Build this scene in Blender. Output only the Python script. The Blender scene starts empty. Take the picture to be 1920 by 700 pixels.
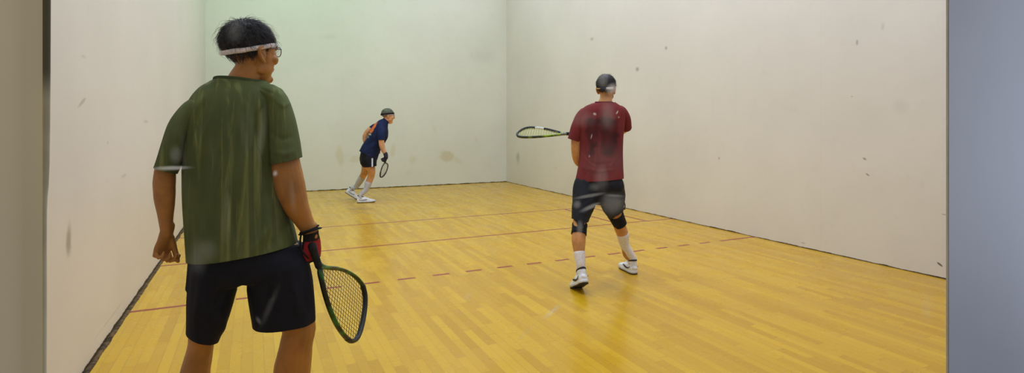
import bpy, bmesh, math, random
from mathutils import Vector, Matrix, noise
random.seed(7)
C = bpy.context.scene.collection
V = Vector
# ------------------------------------------------------------------ camera
FPX, CXP, HOR = 1087.99, 1038.4, 235.97
CX0, CY0, CH, YAW = 0.8064, -0.4685, 1.3237, 0.4772
CW, CL, CHH = 6.096, 12.192, 6.1          # the court, metres
FW = V((math.sin(YAW), math.cos(YAW), 0)); RT = V((math.cos(YAW), -math.sin(YAW), 0)); UP = V((0, 0, 1))
CAM = V((CX0, CY0, CH))
cd = bpy.data.cameras.new('camera'); cam = bpy.data.objects.new('camera', cd); C.objects.link(cam)
cd.sensor_fit = 'HORIZONTAL'; cd.sensor_width = 36; cd.lens = FPX * 36 / 1920
cd.shift_x = -(CXP - 960) / 1920; cd.shift_y = -(350 - HOR) / 1920
cd.clip_start = 0.02; cd.clip_end = 60
cam.location = CAM; cam.rotation_euler = (math.pi / 2, 0, -YAW)
bpy.context.scene.camera = cam
vs = bpy.context.scene.view_settings
vs.view_transform = 'Standard'; vs.look = 'None'; vs.gamma = 1; vs.use_curve_mapping = False; vs.exposure = 0.0

def ray(u, v): return FW + RT * ((u - CXP) / FPX) + UP * ((HOR - v) / FPX)
def onwall(u, v, wall):
    d = ray(u, v)
    k = {'left': (0 - CX0) / d.x, 'right': (CW - CX0) / d.x, 'front': (CL - CY0) / d.y, 'pane': (0 - CY0) / d.y}[wall] if wall != 'floor' else -CH / d.z
    return CAM + d * k

class Frame:
    """A person's own frame: origin on the floor, x to the viewer's right, y away from the viewer."""
    def __init__(s, u, depth):
        p = CAM + (FW + RT * ((u - CXP) / FPX)) * depth
        s.G = V((p.x, p.y, 0)); d = V((p.x - CX0, p.y - CY0, 0)); s.D = d.length; s.n = d.normalized()
        s.r = V((s.n.y, -s.n.x, 0)); s.ang = math.atan2(s.r.y, s.r.x)
    def __call__(s, u, v, t=0.0):
        d = ray(u, v); k = (s.D + t) / (V((d.x, d.y, 0)).dot(s.n)); P = CAM + d * k - s.G
        return V((P.dot(s.r), t, P.z))
    def px(s, u, v, t=0.0): return (s(u + 1, v, t) - s(u, v, t)).length
    def floor(s, u, v):                         # local point of the floor seen at a pixel
        P = onwall(u, v, 'floor') - s.G
        return V((P.dot(s.r), P.dot(s.n), 0))

# ------------------------------------------------------------------ colour and node helpers
def lin(c):
    f = lambda x: (x / 255) / 12.92 if x / 255 <= .04045 else ((x / 255 + .055) / 1.055) ** 2.4
    return (f(c[0]), f(c[1]), f(c[2]), 1)
class NT:
    def __init__(s, name):
        s.m = bpy.data.materials.new(name); s.m.use_nodes = True; s.t = s.m.node_tree; s.t.nodes.clear()
        s.out = s.n('ShaderNodeOutputMaterial')
    def n(s, k, **kw):
        x = s.t.nodes.new(k)
        for a, b in kw.items(): setattr(x, a, b)
        return x
    def put(s, sock, v):
        if hasattr(v, 'links') or isinstance(v, bpy.types.NodeSocket): s.t.links.new(v, sock)
        else: sock.default_value = v
    def math(s, op, *a, clamp=False):
        x = s.n('ShaderNodeMath', operation=op, use_clamp=clamp)
        for i, v in enumerate(a): s.put(x.inputs[i], v)
        return x.outputs[0]
    def mix(s, f, a, b, blend='MIX'):
        x = s.n('ShaderNodeMix', data_type='RGBA', blend_type=blend); s.put(x.inputs[0], f); s.put(x.inputs[6], a); s.put(x.inputs[7], b)
        return x.outputs[2]
    def pos(s):
        return s.n('ShaderNodeTexCoord').outputs['Object']
    def sep(s, v):
        x = s.n('ShaderNodeSeparateXYZ'); s.put(x.inputs[0], v); return x.outputs
    def comb(s, *a):
        x = s.n('ShaderNodeCombineXYZ')
        for i, v in enumerate(a): s.put(x.inputs[i], v)
        return x.outputs[0]
    def mapv(s, v, scale):
        x = s.n('ShaderNodeMapping'); s.put(x.inputs[0], v); x.inputs['Scale'].default_value = scale; return x.outputs[0]
    def noise(s, v, scale, detail=3, rough=.5, dist=0):
        x = s.n('ShaderNodeTexNoise'); s.put(x.inputs['Vector'], v); x.inputs['Scale'].default_value = scale
        x.inputs['Detail'].default_value = detail; x.inputs['Roughness'].default_value = rough; x.inputs['Distortion'].default_value = dist
        return x.outputs[0]
    def ramp(s, v, a, b, c=0., d=1.):
        x = s.n('ShaderNodeMapRange', interpolation_type='SMOOTHSTEP'); s.put(x.inputs[0], v)
        for i, q in enumerate((a, b, c, d)): x.inputs[i + 1].default_value = q
        return x.outputs[0]
    def bsdf(s, col, rough=.6, spec=.5, bump=None, bstr=.3, bdist=.002, **kw):
        p = s.n('ShaderNodeBsdfPrincipled'); s.put(p.inputs['Base Color'], col); s.put(p.inputs['Roughness'], rough); p.inputs['Specular IOR Level'].default_value = spec
        for k, v in kw.items(): s.put(p.inputs[k.replace('_', ' ')], v)
        if bump is not None:
            b = s.n('ShaderNodeBump'); b.inputs['Strength'].default_value = bstr; b.inputs['Distance'].default_value = bdist
            s.put(b.inputs['Height'], bump); s.t.links.new(b.outputs[0], p.inputs['Normal'])
        s.t.links.new(p.outputs[0], s.out.inputs[0]); return p
    def blot(s, a, b, ca, cb, ra, rb, ang=0., soft=.5, warp=None, wamp=.5):
        """mask 1 inside a ragged ellipse at (ca, cb) of half sizes ra, rb"""
        x = s.math('SUBTRACT', a, ca); y = s.math('SUBTRACT', b, cb); c, n = math.cos(ang), math.sin(ang)
        X = s.math('DIVIDE', s.math('ADD', s.math('MULTIPLY', x, c), s.math('MULTIPLY', y, n)), ra)
        Y = s.math('DIVIDE', s.math('SUBTRACT', s.math('MULTIPLY', y, c), s.math('MULTIPLY', x, n)), rb)
        d = s.math('SQRT', s.math('ADD', s.math('MULTIPLY', X, X), s.math('MULTIPLY', Y, Y)))
        if warp is not None: d = s.math('ADD', d, s.math('MULTIPLY', s.math('SUBTRACT', warp, .5), wamp * 2))
        return s.ramp(d, 1 - soft, 1.15, 1, 0)

def plain(name, rgb, rough=.6, spec=.4, var=.12, scale=20, bump=0., metal=0.):
    N = NT(name); p = N.pos(); nz = N.noise(p, scale, 4)
    col = N.mix(N.ramp(nz, .3, .7), lin([c * (1 - var) for c in rgb]), lin([min(255, c * (1 + var)) for c in rgb]))
    N.bsdf(col, rough, spec, bump=N.noise(p, scale * 6, 3) if bump else None, bstr=bump, Metallic=metal)
    return N.m

# ------------------------------------------------------------------ mesh helpers
def link(name, me, mat, parent=None, smooth=True, **props):
    o = bpy.data.objects.new(name, me); C.objects.link(o)
    if mat is not None and not me.materials: me.materials.append(mat)
    if parent is not None: o.parent = parent
    if smooth: me.polygons.foreach_set('use_smooth', [True] * len(me.polygons))
    for k, v in props.items(): o[k] = v
    return o
def mesh(vf, name='m'):
    me = bpy.data.meshes.new(name); me.from_pydata([tuple(v) for v in vf[0]], [], vf[1]); me.update(); return me
def join(parts):
    v, f = [], []
    for a, b in parts:
        k = len(v); v += list(a); f += [tuple(i + k for i in q) for q in b]
    return v, f
def xf(vf, M): return [M @ V(p) for p in vf[0]], vf[1]
def box(x0, x1, y0, y1, z0, z1):
    v = [V((x, y, z)) for x in (x0, x1) for y in (y0, y1) for z in (z0, z1)]
    return v, [(0, 1, 3, 2), (4, 6, 7, 5), (0, 4, 5, 1), (2, 3, 7, 6), (0, 2, 6, 4), (1, 5, 7, 3)]
def cat(P, i, s):
    a, b, c, d = P[max(i - 1, 0)], P[i], P[min(i + 1, len(P) - 1)], P[min(i + 2, len(P) - 1)]
    return .5 * ((2 * b) + (c - a) * s + (2 * a - 5 * b + 4 * c - d) * s * s + (3 * b - a - 3 * c + d) * s ** 3)
def loft(secs, ref=(0, 1, 0), n=20, sub=4, p=2.0, cap=True, closed=False, flat=False, capk=1.):
    """closed tube of elliptic sections; secs = [(centre, half width, half depth)]"""
    P = [V(s[0]) for s in secs]; W = [s[1] for s in secs]; D = [s[2] for s in secs]
    if closed:
        m = len(P); Q = []
        for i in range(m):
            for k in range(sub):
                s = k / sub; ii = [(i - 1) % m, i, (i + 1) % m, (i + 2) % m]
                f = lambda A: cat([A[j] for j in ii], 1, s); Q.append((f(P), f(W), f(D)))
    else:
        Q = [(cat(P, i, k / sub), cat(W, i, k / sub), cat(D, i, k / sub)) for i in range(len(P) - 1) for k in range(sub)] + [(P[-1], W[-1], D[-1])]
    if cap and not closed:
        t0 = (Q[0][0] - Q[1][0]).normalized(); t1 = (Q[-1][0] - Q[-2][0]).normalized()
        if flat: t0, t1 = V((0, 0, 1)), V((0, 0, -1))
        a, b = Q[0], Q[-1]; r0 = min(a[1], a[2]) * capk; r1 = min(b[1], b[2]) * capk
        an = [.3, .62, .86, .97]
        Q = [(a[0] + t0 * r0 * s, a[1] * math.sqrt(1 - s * s), a[2] * math.sqrt(1 - s * s)) for s in reversed(an)] + Q + \
            [(b[0] + t1 * r1 * s, b[1] * math.sqrt(1 - s * s), b[2] * math.sqrt(1 - s * s)) for s in an]
    v, f = [], []; ref = V(ref).normalized(); m = len(Q)
    for i, (c, w, d) in enumerate(Q):
        if closed: T = (Q[(i + 1) % m][0] - Q[i - 1][0])
        else: T = (Q[min(i + 1, m - 1)][0] - Q[max(i - 1, 0)][0])
        T = T.normalized() if T.length > 1e-9 else V((0, 0, 1))
        if flat: T = V((0, 0, -1))
        Dv = ref - T * ref.dot(T)
        Dv = Dv.normalized() if Dv.length > .05 else T.orthogonal().normalized()
        S = T.cross(Dv); w = max(w, 1e-4); d = max(d, 1e-4)
        for k in range(n):
            a = 2 * math.pi * k / n; ca, sa = math.cos(a), math.sin(a); e = 2 / p
            v.append(c + S * (w * math.copysign(abs(ca) ** e, ca)) + Dv * (d * math.copysign(abs(sa) ** e, sa)))
    for i in range(m if closed else m - 1):
        for k in range(n):
            j = (i + 1) % m; f.append((i * n + k, i * n + (k + 1) % n, j * n + (k + 1) % n, j * n + k))
    if not closed: f.append(tuple(range(n))[::-1]); f.append(tuple((m - 1) * n + k for k in range(n)))
    return v, f
def ell(c, r, M=None, n=20, m=12):
    v = [V((0, 0, r[2]))]; f = []
    for i in range(1, m):
        th = math.pi * i / m
        for k in range(n):
            a = 2 * math.pi * k / n; v.append(V((r[0] * math.sin(th) * math.cos(a), r[1] * math.sin(th) * math.sin(a), r[2] * math.cos(th))))
    v.append(V((0, 0, -r[2])))
    for k in range(n): f.append((0, 1 + k, 1 + (k + 1) % n))
    for i in range(m - 2):
        for k in range(n): a = 1 + i * n; f.append((a + k, a + n + k, a + n + (k + 1) % n, a + (k + 1) % n))
    a = 1 + (m - 2) * n
    for k in range(n): f.append((a + k, len(v) - 1, a + (k + 1) % n))
    if M is not None: v = [M @ p for p in v]
    return [p + V(c) for p in v], f
def blob(parts, voxel, smooth=3, fac=.5):
    """union of closed shapes as one continuous skin"""
    me = mesh(join(parts)); bm = bmesh.new(); bm.from_mesh(me); bmesh.ops.recalc_face_normals(bm, faces=bm.faces); bm.to_mesh(me); bm.free()
    o = bpy.data.objects.new('tmp', me); C.objects.link(o)
    r = o.modifiers.new('r', 'REMESH'); r.mode = 'VOXEL'; r.voxel_size = voxel; r.adaptivity = 0
    if smooth: s = o.modifiers.new('s', 'SMOOTH'); s.factor = fac; s.iterations = smooth
    dg = bpy.context.evaluated_depsgraph_get(); out = bpy.data.meshes.new_from_object(o.evaluated_get(dg))
    bpy.data.objects.remove(o); bpy.data.meshes.remove(me); out.materials.clear()
    return out
def cut(me, cuts):
    """open a closed cloth: cuts = [(point, outward normal, centre, radius)]"""
    bm = bmesh.new(); bm.from_mesh(me)
    for co, no, ce, ra in cuts:
        fs = [f for f in bm.faces if (f.calc_center_median() - ce).length < ra]
        g = set(fs); vsn = {v for f in fs for v in f.verts}; es = {e for f in fs for e in f.edges}
        bmesh.ops.bisect_plane(bm, geom=list(g) + list(vsn) + list(es), plane_co=co, plane_no=V(no).normalized(), clear_outer=True)
    bm.to_mesh(me); bm.free(); me.update(); return me
def garment(pieces, voxel, smooth=4):
    """torso and sleeves as sewn pieces: [(lofts, cuts)]"""
    bm = bmesh.new()
    for lf, cs in pieces:
        me = cut(blob(lf, voxel, smooth), cs); bm.from_mesh(me); bpy.data.meshes.remove(me)
    out = bpy.data.meshes.new('garment'); bm.to_mesh(out); bm.free(); out.update(); return out
def neck_open(me, ring, mat, rib=.006, k=1.04, n=20):
    """cut the neck hole over the first ring of the torso and give the ribbed edge that finishes it"""
    c, rx, ry = ring; E = lambda p: ((p.x - c.x) / (rx * k)) ** 2 + ((p.y - c.y) / (ry * k)) ** 2
    bm = bmesh.new(); bm.from_mesh(me)
    bmesh.ops.delete(bm, geom=[v for v in bm.verts if v.co.z > c.z - .03 and E(v.co) < 1], context='VERTS')
    P = [v.co.copy() for v in bm.verts if v.co.z > c.z - .05 and E(v.co) < 1.5]; bm.to_mesh(me); bm.free(); me.update()
    R = []
    for i in range(n):
        a = 2 * math.pi * i / n; p = V((c.x + rx * k * math.cos(a), c.y + ry * k * math.sin(a), 0))
        z = sorted(P, key=lambda q: (q.x - p.x) ** 2 + (q.y - p.y) ** 2)[:6]; R.append(V((p.x, p.y, sum(q.z for q in z) / 6)))
    for _ in range(2):
        zs = [(R[i - 1].z + R[i].z * 2 + R[(i + 1) % n].z) / 4 for i in range(n)]
        for p, z in zip(R, zs): p.z = z
    return mesh(loft([(p + V((0, 0, .001)), .0045, .0085) for p in R], ref=(0, 0, 1), n=10, sub=4, closed=True))
def collar(me, nk, rad, mat, parent, w=.009, n=16):
    """ribbed collar sewn to the edge of the neck opening"""
    bm = bmesh.new(); bm.from_mesh(me); P = [v.co.copy() for v in bm.verts if v.is_boundary and (v.co - nk).length < rad]; bm.free()
    c = sum(P, V((0, 0, 0))) / len(P); B = [[] for _ in range(n)]
    for p in P: B[int((math.atan2(p.y - c.y, p.x - c.x) / (2 * math.pi) % 1) * n) % n].append(p)
    R = [sum(b, V((0, 0, 0))) / len(b) for b in B if b]
    R = [(R[i - 1] + R[i] * 2 + R[(i + 1) % len(R)]) / 4 + V((0, 0, .002)) for i in range(len(R))]
    link('collar', mesh(loft([(p, .004, w) for p in R], ref=(0, 0, 1), n=10, sub=4, closed=True)), mat, parent)
def displace(me, fn):
    nn = [v.normal.copy() for v in me.vertices]
    for v, n in zip(me.vertices, nn):
        d = fn(v.co, n)
        if d: v.co += n * d
    me.update(); return me
def cloth(name, me, mat, parent, thick=.003, **props):
    o = link(name, me, mat, parent, **props)
    m = o.modifiers.new('thickness', 'SOLIDIFY'); m.thickness = thick; m.offset = -1; m.use_rim = True
    return o
def empty(name, fr=None, loc=(0, 0, 0), rz=0., **props):
    o = bpy.data.objects.new(name, None); C.objects.link(o)
    o.location = fr.G if fr else loc; o.rotation_euler = (0, 0, fr.ang if fr else rz); o.empty_display_size = .1
    for k, v in props.items(): o[k] = v
    return o
def seg_dist(p, a, b):
    ab = b - a; t = max(0, min(1, (p - a).dot(ab) / max(ab.length_squared, 1e-9))); return (p - a - ab * t).length, t

# ------------------------------------------------------------------ the court
def wall_mat(name, ax, marks, base=(226, 221, 209), gloss=.38, rag=None):
    N = NT(name); p = N.pos(); s = N.sep(p); a, b = s[ax], s[2]
    big = N.noise(p, .55, 4, .6); fine = N.noise(p, 9, 4, .6); warp = N.noise(p, 7, 3, .6)
    col = N.mix(N.ramp(big, .3, .7), lin(base), lin([c * .965 for c in base]))
    col = N.mix(N.math('MULTIPLY', N.ramp(fine, .55, .75), .10), col, lin((188, 176, 150)))
    fa = N.math('ABSOLUTE', N.math('SUBTRACT', N.math('FRACT', N.math('DIVIDE', a, 1.219)), .5))   # panel joints
    col = N.mix(N.math('MULTIPLY', N.ramp(fa, .4975, .4995), .10), col, lin((150, 145, 135)))
    for (ca, cb, ra, rb, ang, soft, st, rgb) in marks:
        m = N.blot(a, b, ca, cb, ra, rb, ang, soft, warp, .55)
        col = N.mix(N.math('MULTIPLY', m, st), col, lin(rgb))
    sm = N.math('MULTIPLY', N.ramp(N.noise(N.mapv(p, (3, 3, 5)), 2.4, 5, .7), .66, .74), .13)          # ball scuffs
    col = N.mix(sm, col, lin((176, 160, 120)))
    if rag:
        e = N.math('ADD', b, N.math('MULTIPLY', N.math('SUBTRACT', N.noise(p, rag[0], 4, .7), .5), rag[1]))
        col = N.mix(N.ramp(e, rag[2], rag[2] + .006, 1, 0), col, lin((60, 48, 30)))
    N.bsdf(col, gloss, .35, bump=N.noise(p, 2.2, 3), bstr=.12, bdist=.01)
    return N.m
def marks(wall, lst):
    ax = 0 if wall == 'front' else 1; o = []
    for (u, v, ru, rv, ang, soft, st, rgb) in lst:
        p = onwall(u, v, wall); q = onwall(u + ru, v, wall); z = onwall(u, v + rv, wall)
        o.append((p[ax], p[2], abs(q[ax] - p[ax]), abs(z[2] - p[2]), ang, soft, st, rgb))
    return o
TAN = (204, 192, 148); GRY = (120, 118, 108); DRK = (92, 86, 74)
m_front = wall_mat('front_wall_paint', 0, marks('front', [
    (637, 292, 8, 24, .1, .5, .42, TAN), (666, 299, 11, 8, 0, .5, .38, TAN), (737, 284, 6, 14, 0, .6, .36, TAN), (774, 300, 10, 9, 0, .7, .34, TAN),
    (838, 294, 15, 12, .1, .4, .55, (194, 180, 134)), (858, 303, 12, 7, -.5, .7, .30, TAN), (766, 325, 7, 9, 0, .8, .2, TAN),
    (815, 243, 6, 10, .3, .8, .22, TAN), (893, 262, 4, 9, 0, .8, .25, TAN), (905, 105, 30, 18, 0, .9, .10, GRY), (615, 70, 20, 8, .2, .9, .10, GRY)]),
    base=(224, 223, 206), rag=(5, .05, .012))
m_right = wall_mat('right_wall_paint', 1, marks('right', [
    (971, 297, 4, 14, .1, .7, .5, (150, 145, 118)), (1195, 130, 4, 5, 0, .6, .55, GRY), (1249, 90, 3, 4, 0, .6, .5, GRY), (1110, 73, 4, 4, 0, .7, .35, GRY),
    (1607, 80, 3, 6, 0, .6, .5, GRY), (1621, 298, 5, 2.5, .4, .5, .6, DRK), (1627, 328, 5, 2, .5, .5, .6, DRK), (1762, 496, 7, 2.2, .55, .4, .9, DRK),
    (1772, 403, 8, 1, .1, .4, .55, DRK), (1348, 297, 2, 3, 0, .6, .4, DRK), (1597, 181, 3, 2, 0, .6, .35, GRY), (1042, 315, 6, 6, 0, .8, .22, TAN), (1690, 200, 20, 16, 0, .9, .10, GRY),
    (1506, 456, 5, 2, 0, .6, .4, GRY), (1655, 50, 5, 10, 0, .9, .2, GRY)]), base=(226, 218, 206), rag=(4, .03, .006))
m_left = wall_mat('left_wall_paint', 1, marks('left', [
    (154, 192, 9, 5, .3, .6, .40, DRK), (129, 452, 6, 38, 0, .7, .6, (110, 108, 90)), (273, 228, 5, 4, 0, .7, .3, GRY), (232, 330, 6, 4, 0, .7, .3, GRY),
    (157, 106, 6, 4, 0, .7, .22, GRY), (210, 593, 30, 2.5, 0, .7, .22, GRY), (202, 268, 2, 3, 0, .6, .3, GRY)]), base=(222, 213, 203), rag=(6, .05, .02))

def floor_mat():
    N = NT('maple_strip_floor'); p = N.pos(); s = N.sep(p); x, y = s[0], s[1]
    W = .0572
    xi = N.math('FLOOR', N.math('DIVIDE', x, W)); fx = N.math('FRACT', N.math('DIVIDE', x, W))
    w1 = N.n('ShaderNodeTexWhiteNoise', noise_dimensions='1D'); N.put(w1.inputs['W'], xi)
    L = N.math('ADD', N.math('MULTIPLY', w1.outputs[0], .55), .45)
    yy = N.math('DIVIDE', N.math('ADD', y, N.math('MULTIPLY', w1.outputs[0], 37.)), L)
    yj = N.math('FLOOR', yy); fy = N.math('FRACT', yy)
    w2 = N.n('ShaderNodeTexWhiteNoise', noise_dimensions='2D'); N.put(w2.inputs['Vector'], N.comb(xi, yj, 0.)); r = w2.outputs[0]
    grain = N.noise(N.comb(N.math('ADD', N.math('MULTIPLY', x, 42.), N.math('MULTIPLY', r, 50.)), N.math('MULTIPLY', y, 2.2), r), 1.0, 5, .62, 1.2)
    cl = N.noise(p, 1.1, 3, .5)
    col = N.mix(r, lin((192, 144, 12)), lin((216, 171, 24)))
    col = N.mix(N.math('MULTIPLY', N.ramp(r, .80, 1.), .55), col, lin((178, 126, 26)))
    col = N.mix(N.math('MULTIPLY', N.ramp(grain, .48, .85), .22), col, lin((176, 126, 32)))
    col = N.mix(N.math('MULTIPLY', N.ramp(cl, .35, .7), .16), col, lin((190, 138, 34)))
    gx = N.math('ABSOLUTE', N.math('SUBTRACT', fx, .5)); gy = N.math('MULTIPLY', N.math('ABSOLUTE', N.math('SUBTRACT', fy, .5)), L)
    gy = N.math('SUBTRACT', N.math('MULTIPLY', L, .5), gy)
    wide = N.ramp(w1.outputs[0], .80, .86)
    g = N.math('MAXIMUM', N.math('MULTIPLY', N.ramp(gx, .472, .492), N.math('ADD', .42, N.math('MULTIPLY', wide, .45))), N.math('MULTIPLY', N.ramp(gy, .0, .003, 1, 0), .55))
    col = N.mix(g, col, lin((120, 82, 30)))
    # painted lines
    def band(v, c, h): return N.math('LESS_THAN', N.math('ABSOLUTE', N.math('SUBTRACT', v, c)), h)
    H = .022
    short = band(y, 6.096, H); serv = band(y, 7.62, H)
    box1 = N.math('LESS_THAN', N.math('ABSOLUTE', N.math('SUBTRACT', y, 6.858)), .762)
    side = 0.
    for c in (.4572, .9144, CW - .4572, CW - .9144): side = N.math('MAXIMUM', side, band(x, c, H))
    side = N.math('MULTIPLY', side, box1)
    ph = N.math('FRACT', N.math('DIVIDE', N.math('SUBTRACT', x, .533), .3048))
    dash = N.math('MAXIMUM', N.math('GREATER_THAN', ph, .5), N.math('MAXIMUM', N.math('LESS_THAN', x, .533), N.math('GREATER_THAN', x, CW - .533)))
    rec = N.math('MULTIPLY', band(y, 4.572, H), dash)
    m = N.math('MAXIMUM', N.math('MAXIMUM', short, serv), N.math('MAXIMUM', side, rec))
    wear = N.ramp(N.noise(p, 30, 4, .7), .25, .5, .92, 1.)
    col = N.mix(N.math('MULTIPLY', m, wear), col, lin((142, 34, 22)))
    # dark scuffs, and the dark reflection below the red man's foot painted in
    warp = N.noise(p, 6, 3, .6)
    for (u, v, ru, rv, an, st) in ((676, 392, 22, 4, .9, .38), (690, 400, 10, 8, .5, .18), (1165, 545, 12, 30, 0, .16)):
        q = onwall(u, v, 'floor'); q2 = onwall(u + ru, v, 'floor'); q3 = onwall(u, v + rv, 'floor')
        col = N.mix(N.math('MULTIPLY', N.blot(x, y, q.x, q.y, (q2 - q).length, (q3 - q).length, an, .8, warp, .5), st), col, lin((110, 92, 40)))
    rough = N.ramp(N.noise(p, 3.5, 4, .6), .3, .7, .20, .33)
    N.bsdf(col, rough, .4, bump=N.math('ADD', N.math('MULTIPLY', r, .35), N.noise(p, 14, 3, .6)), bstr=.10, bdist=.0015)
    return N.m
m_floor = floor_mat()
m_ceil = plain('ceiling_paint', (225, 224, 218), .7, .2, .03, 2)
ST = dict(kind='structure')
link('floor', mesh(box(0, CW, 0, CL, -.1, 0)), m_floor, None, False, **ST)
link('ceiling', mesh(box(-.15, CW + .15, 0, CL + .15, CHH, CHH + .15)), m_ceil, None, False, **ST)
link('wall_left', mesh(box(-.15, 0, 0, CL + .15, -.1, CHH)), m_left, None, False, **ST)
link('wall_right', mesh(box(CW, CW + .15, 0, CL + .15, -.1, CHH)), m_right, None, False, **ST)
link('wall_front', mesh(box(0, CW, CL, CL + .15, -.1, CHH)), m_front, None, False, **ST)
# back wall, seen from outside: two panels and a head beside the glass door
YO = -.004                                    # outer face of the back wall panels
def outer_x(u): d = ray(u, HOR); return (CAM + d * ((YO - CY0) / d.y)).x
OL = outer_x(93); OR = outer_x(1779.5); ZT = 2.2
m_bl = plain('back_wall_warm_tint', (220, 206, 174), .7, .3, .03, 3)  # warm outside light is put into this panel's paint colour
m_br = plain('back_wall_blue_tint', (186, 188, 198), .6, .35, .03, 3)  # grey-blue paint also carries the bluish light from the right
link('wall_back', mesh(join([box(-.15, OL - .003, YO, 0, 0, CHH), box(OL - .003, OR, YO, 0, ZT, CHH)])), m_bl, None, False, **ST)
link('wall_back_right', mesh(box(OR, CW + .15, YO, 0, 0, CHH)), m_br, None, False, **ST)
# dark seal between the left panel and the glass
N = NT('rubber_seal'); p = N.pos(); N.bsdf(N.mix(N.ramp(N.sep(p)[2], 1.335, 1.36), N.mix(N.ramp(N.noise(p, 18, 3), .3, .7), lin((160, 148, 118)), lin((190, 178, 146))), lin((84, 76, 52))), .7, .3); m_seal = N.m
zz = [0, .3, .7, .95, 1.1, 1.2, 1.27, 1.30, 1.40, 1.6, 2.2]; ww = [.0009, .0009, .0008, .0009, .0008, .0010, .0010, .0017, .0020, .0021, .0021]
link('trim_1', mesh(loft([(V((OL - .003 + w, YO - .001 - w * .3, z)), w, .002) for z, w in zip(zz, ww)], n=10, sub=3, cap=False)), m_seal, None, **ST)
m_edge = plain('painted_edge', (196, 186, 160), .6, .3, .04, 8)
link('trim_2', mesh(box(OR - .0015, OR, -.0035, -.0022, 0, ZT)), m_edge, None, False, **ST)
# glass with its smears
def glass_mat():
    N = NT('smeared_glass'); p = N.pos(); s = N.sep(p); a, b = s[0], s[2]; warp = N.noise(p, 60, 3, .6); wisp = N.noise(N.mapv(p, (90, 1, 10)), 1., 4, .6)
    tot = None
    for (u, v, ru, rv, ang, soft, st) in (
        (322, 315, 44, 5, -.0, .9, .40), (516, 325, 6, 7, 0, .9, .35), (1033, 584, 22, 6, .55, .9, .30), (985, 622, 30, 5, .65, .9, .10),
        (1146, 166, 14, 11, .2, .9, .42), (1128, 150, 12, 20, 0, .95, .16), (1137, 215, 18, 34, 0, .95, .12), (1113, 214, 4, 3, -.2, .7, .45), (1155, 211, 1.6, 5, -.6, .8, .5),
        (1158, 220, 2, 2, 0, .7, .25), (1107, 256, 1.6, 6, -.3, .8, .32), (1103, 293, 2, 3, 0, .8, .28), (1103, 367, 34, 4, .1, .8, .20), (1150, 367, 22, 4, -.1, .8, .18),
        (1105, 388, 22, 5, .3, .8, .26), (1147, 382, 26, 24, 0, .8, .14), (1090, 222, 30, 20, 0, .95, .08), (1126, 330, 18, 34, 0, .9, .10), (1085, 428, 7, 16, 0, .9, .16),
        (1080, 383, 9, 9, 0, .9, .16), (1130, 300, 50, 44, 0, .95, .045), (1115, 350, 16, 10, 0, .9, .10),
        (490, 255, 10, 60, -.1, .9, .06), (372, 480, 22, 40, 0, .95, .06), (383, 470, 30, 26, 0, .9, .06), (548, 365, 8, 40, .1, .9, .06), (505, 575, 8, 50, -.4, .9, .035),
        (485, 600, 5, 12, .5, .9, .08), (440, 60, 20, 26, 0, .9, .06), (330, 290, 14, 20, 0, .9, .10), (1735, 575, 12, 50, 0, .9, .06), (1600, 480, 50, 90, 0, .9, .03), (875, 555, 12, 8, 0, .9, .10)):
        P = onwall(u, v, 'pane'); Q = onwall(u + ru, v, 'pane'); R = onwall(u, v + rv, 'pane')
        m = N.math('MULTIPLY', N.blot(a, b, P.x, P.z, abs(Q.x - P.x), abs(R.z - P.z), ang, soft, warp, .25), st)
        tot = m if tot is None else N.math('MAXIMUM', tot, m)
    # wiping streaks over the left of the pane
    P = onwall(440, 300, 'pane'); Q = onwall(560, 300, 'pane'); R = onwall(440, 500, 'pane')
    reg = N.blot(a, b, P.x, P.z, abs(Q.x - P.x), abs(R.z - P.z), 0, .95)
    st = N.math('MULTIPLY', N.math('MULTIPLY', N.ramp(wisp, .5, .8), reg), .16)
    tot = N.math('MAXIMUM', tot, st, clamp=True)
    tr = N.n('ShaderNodeBsdfTransparent'); tr.inputs[0].default_value = (.985, .99, .985, 1)
    gl = N.n('ShaderNodeBsdfGlossy'); gl.inputs['Roughness'].default_value = .02; fr = N.n('ShaderNodeFresnel'); fr.inputs[0].default_value = 1.3
    di = N.n('ShaderNodeBsdfDiffuse'); di.inputs[0].default_value = (.75, .75, .72, 1); tl = N.n('ShaderNodeBsdfTranslucent'); tl.inputs[0].default_value = (.85, .84, .80, 1)
    def mx(f, A, B): x = N.n('ShaderNodeMixShader'); N.put(x.inputs[0], f); N.put(x.inputs[1], A); N.put(x.inputs[2], B); return x.outputs[0]
    g = mx(fr.outputs[0], tr.outputs[0], gl.outputs[0]); d = mx(.8, di.outputs[0], tl.outputs[0])
    N.put(N.out.inputs[0], mx(tot, g, d)); return N.m
pane = mesh(([V((OL - .003, -.002, 0)), V((OR, -.002, 0)), V((OR, -.002, ZT)), V((OL - .003, -.002, ZT))], [(0, 1, 2, 3)]))
link('door_1', pane, glass_mat(), None, False, **ST)
# rough dark gap strips where the walls meet the floor
m_gap = plain('dark_floor_gap', (78, 60, 38), .8, .2, .45, 26)
def gap(name, a, b, wid, h, seed):
    rnd = random.Random(seed); d = (b - a); n = int(d.length / .06); T = d.normalized(); S = T.cross(UP); secs = []
    for i in range(n + 1): secs.append((a + d * (i / n) + S * (wid * .1), wid * (.62 + .4 * noise.noise(V((i * .35, seed, 0)))), h * (.8 + .4 * rnd.random())))
    link(name, mesh(loft(secs, ref=(0, 0, 1), n=8, sub=1, cap=False)), m_gap, None, False, **ST)
gap('baseboard_left', V((.008, 0.02, 0)), V((.008, CL, 0)), .026, .007, 3)
gap('baseboard_right', V((CW, 0.02, 0)), V((CW, CL, 0)), .005, .004, 5)
gap('baseboard_front', V((.0, CL, 0)), V((CW, CL, 0)), .006, .006, 9)

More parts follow.
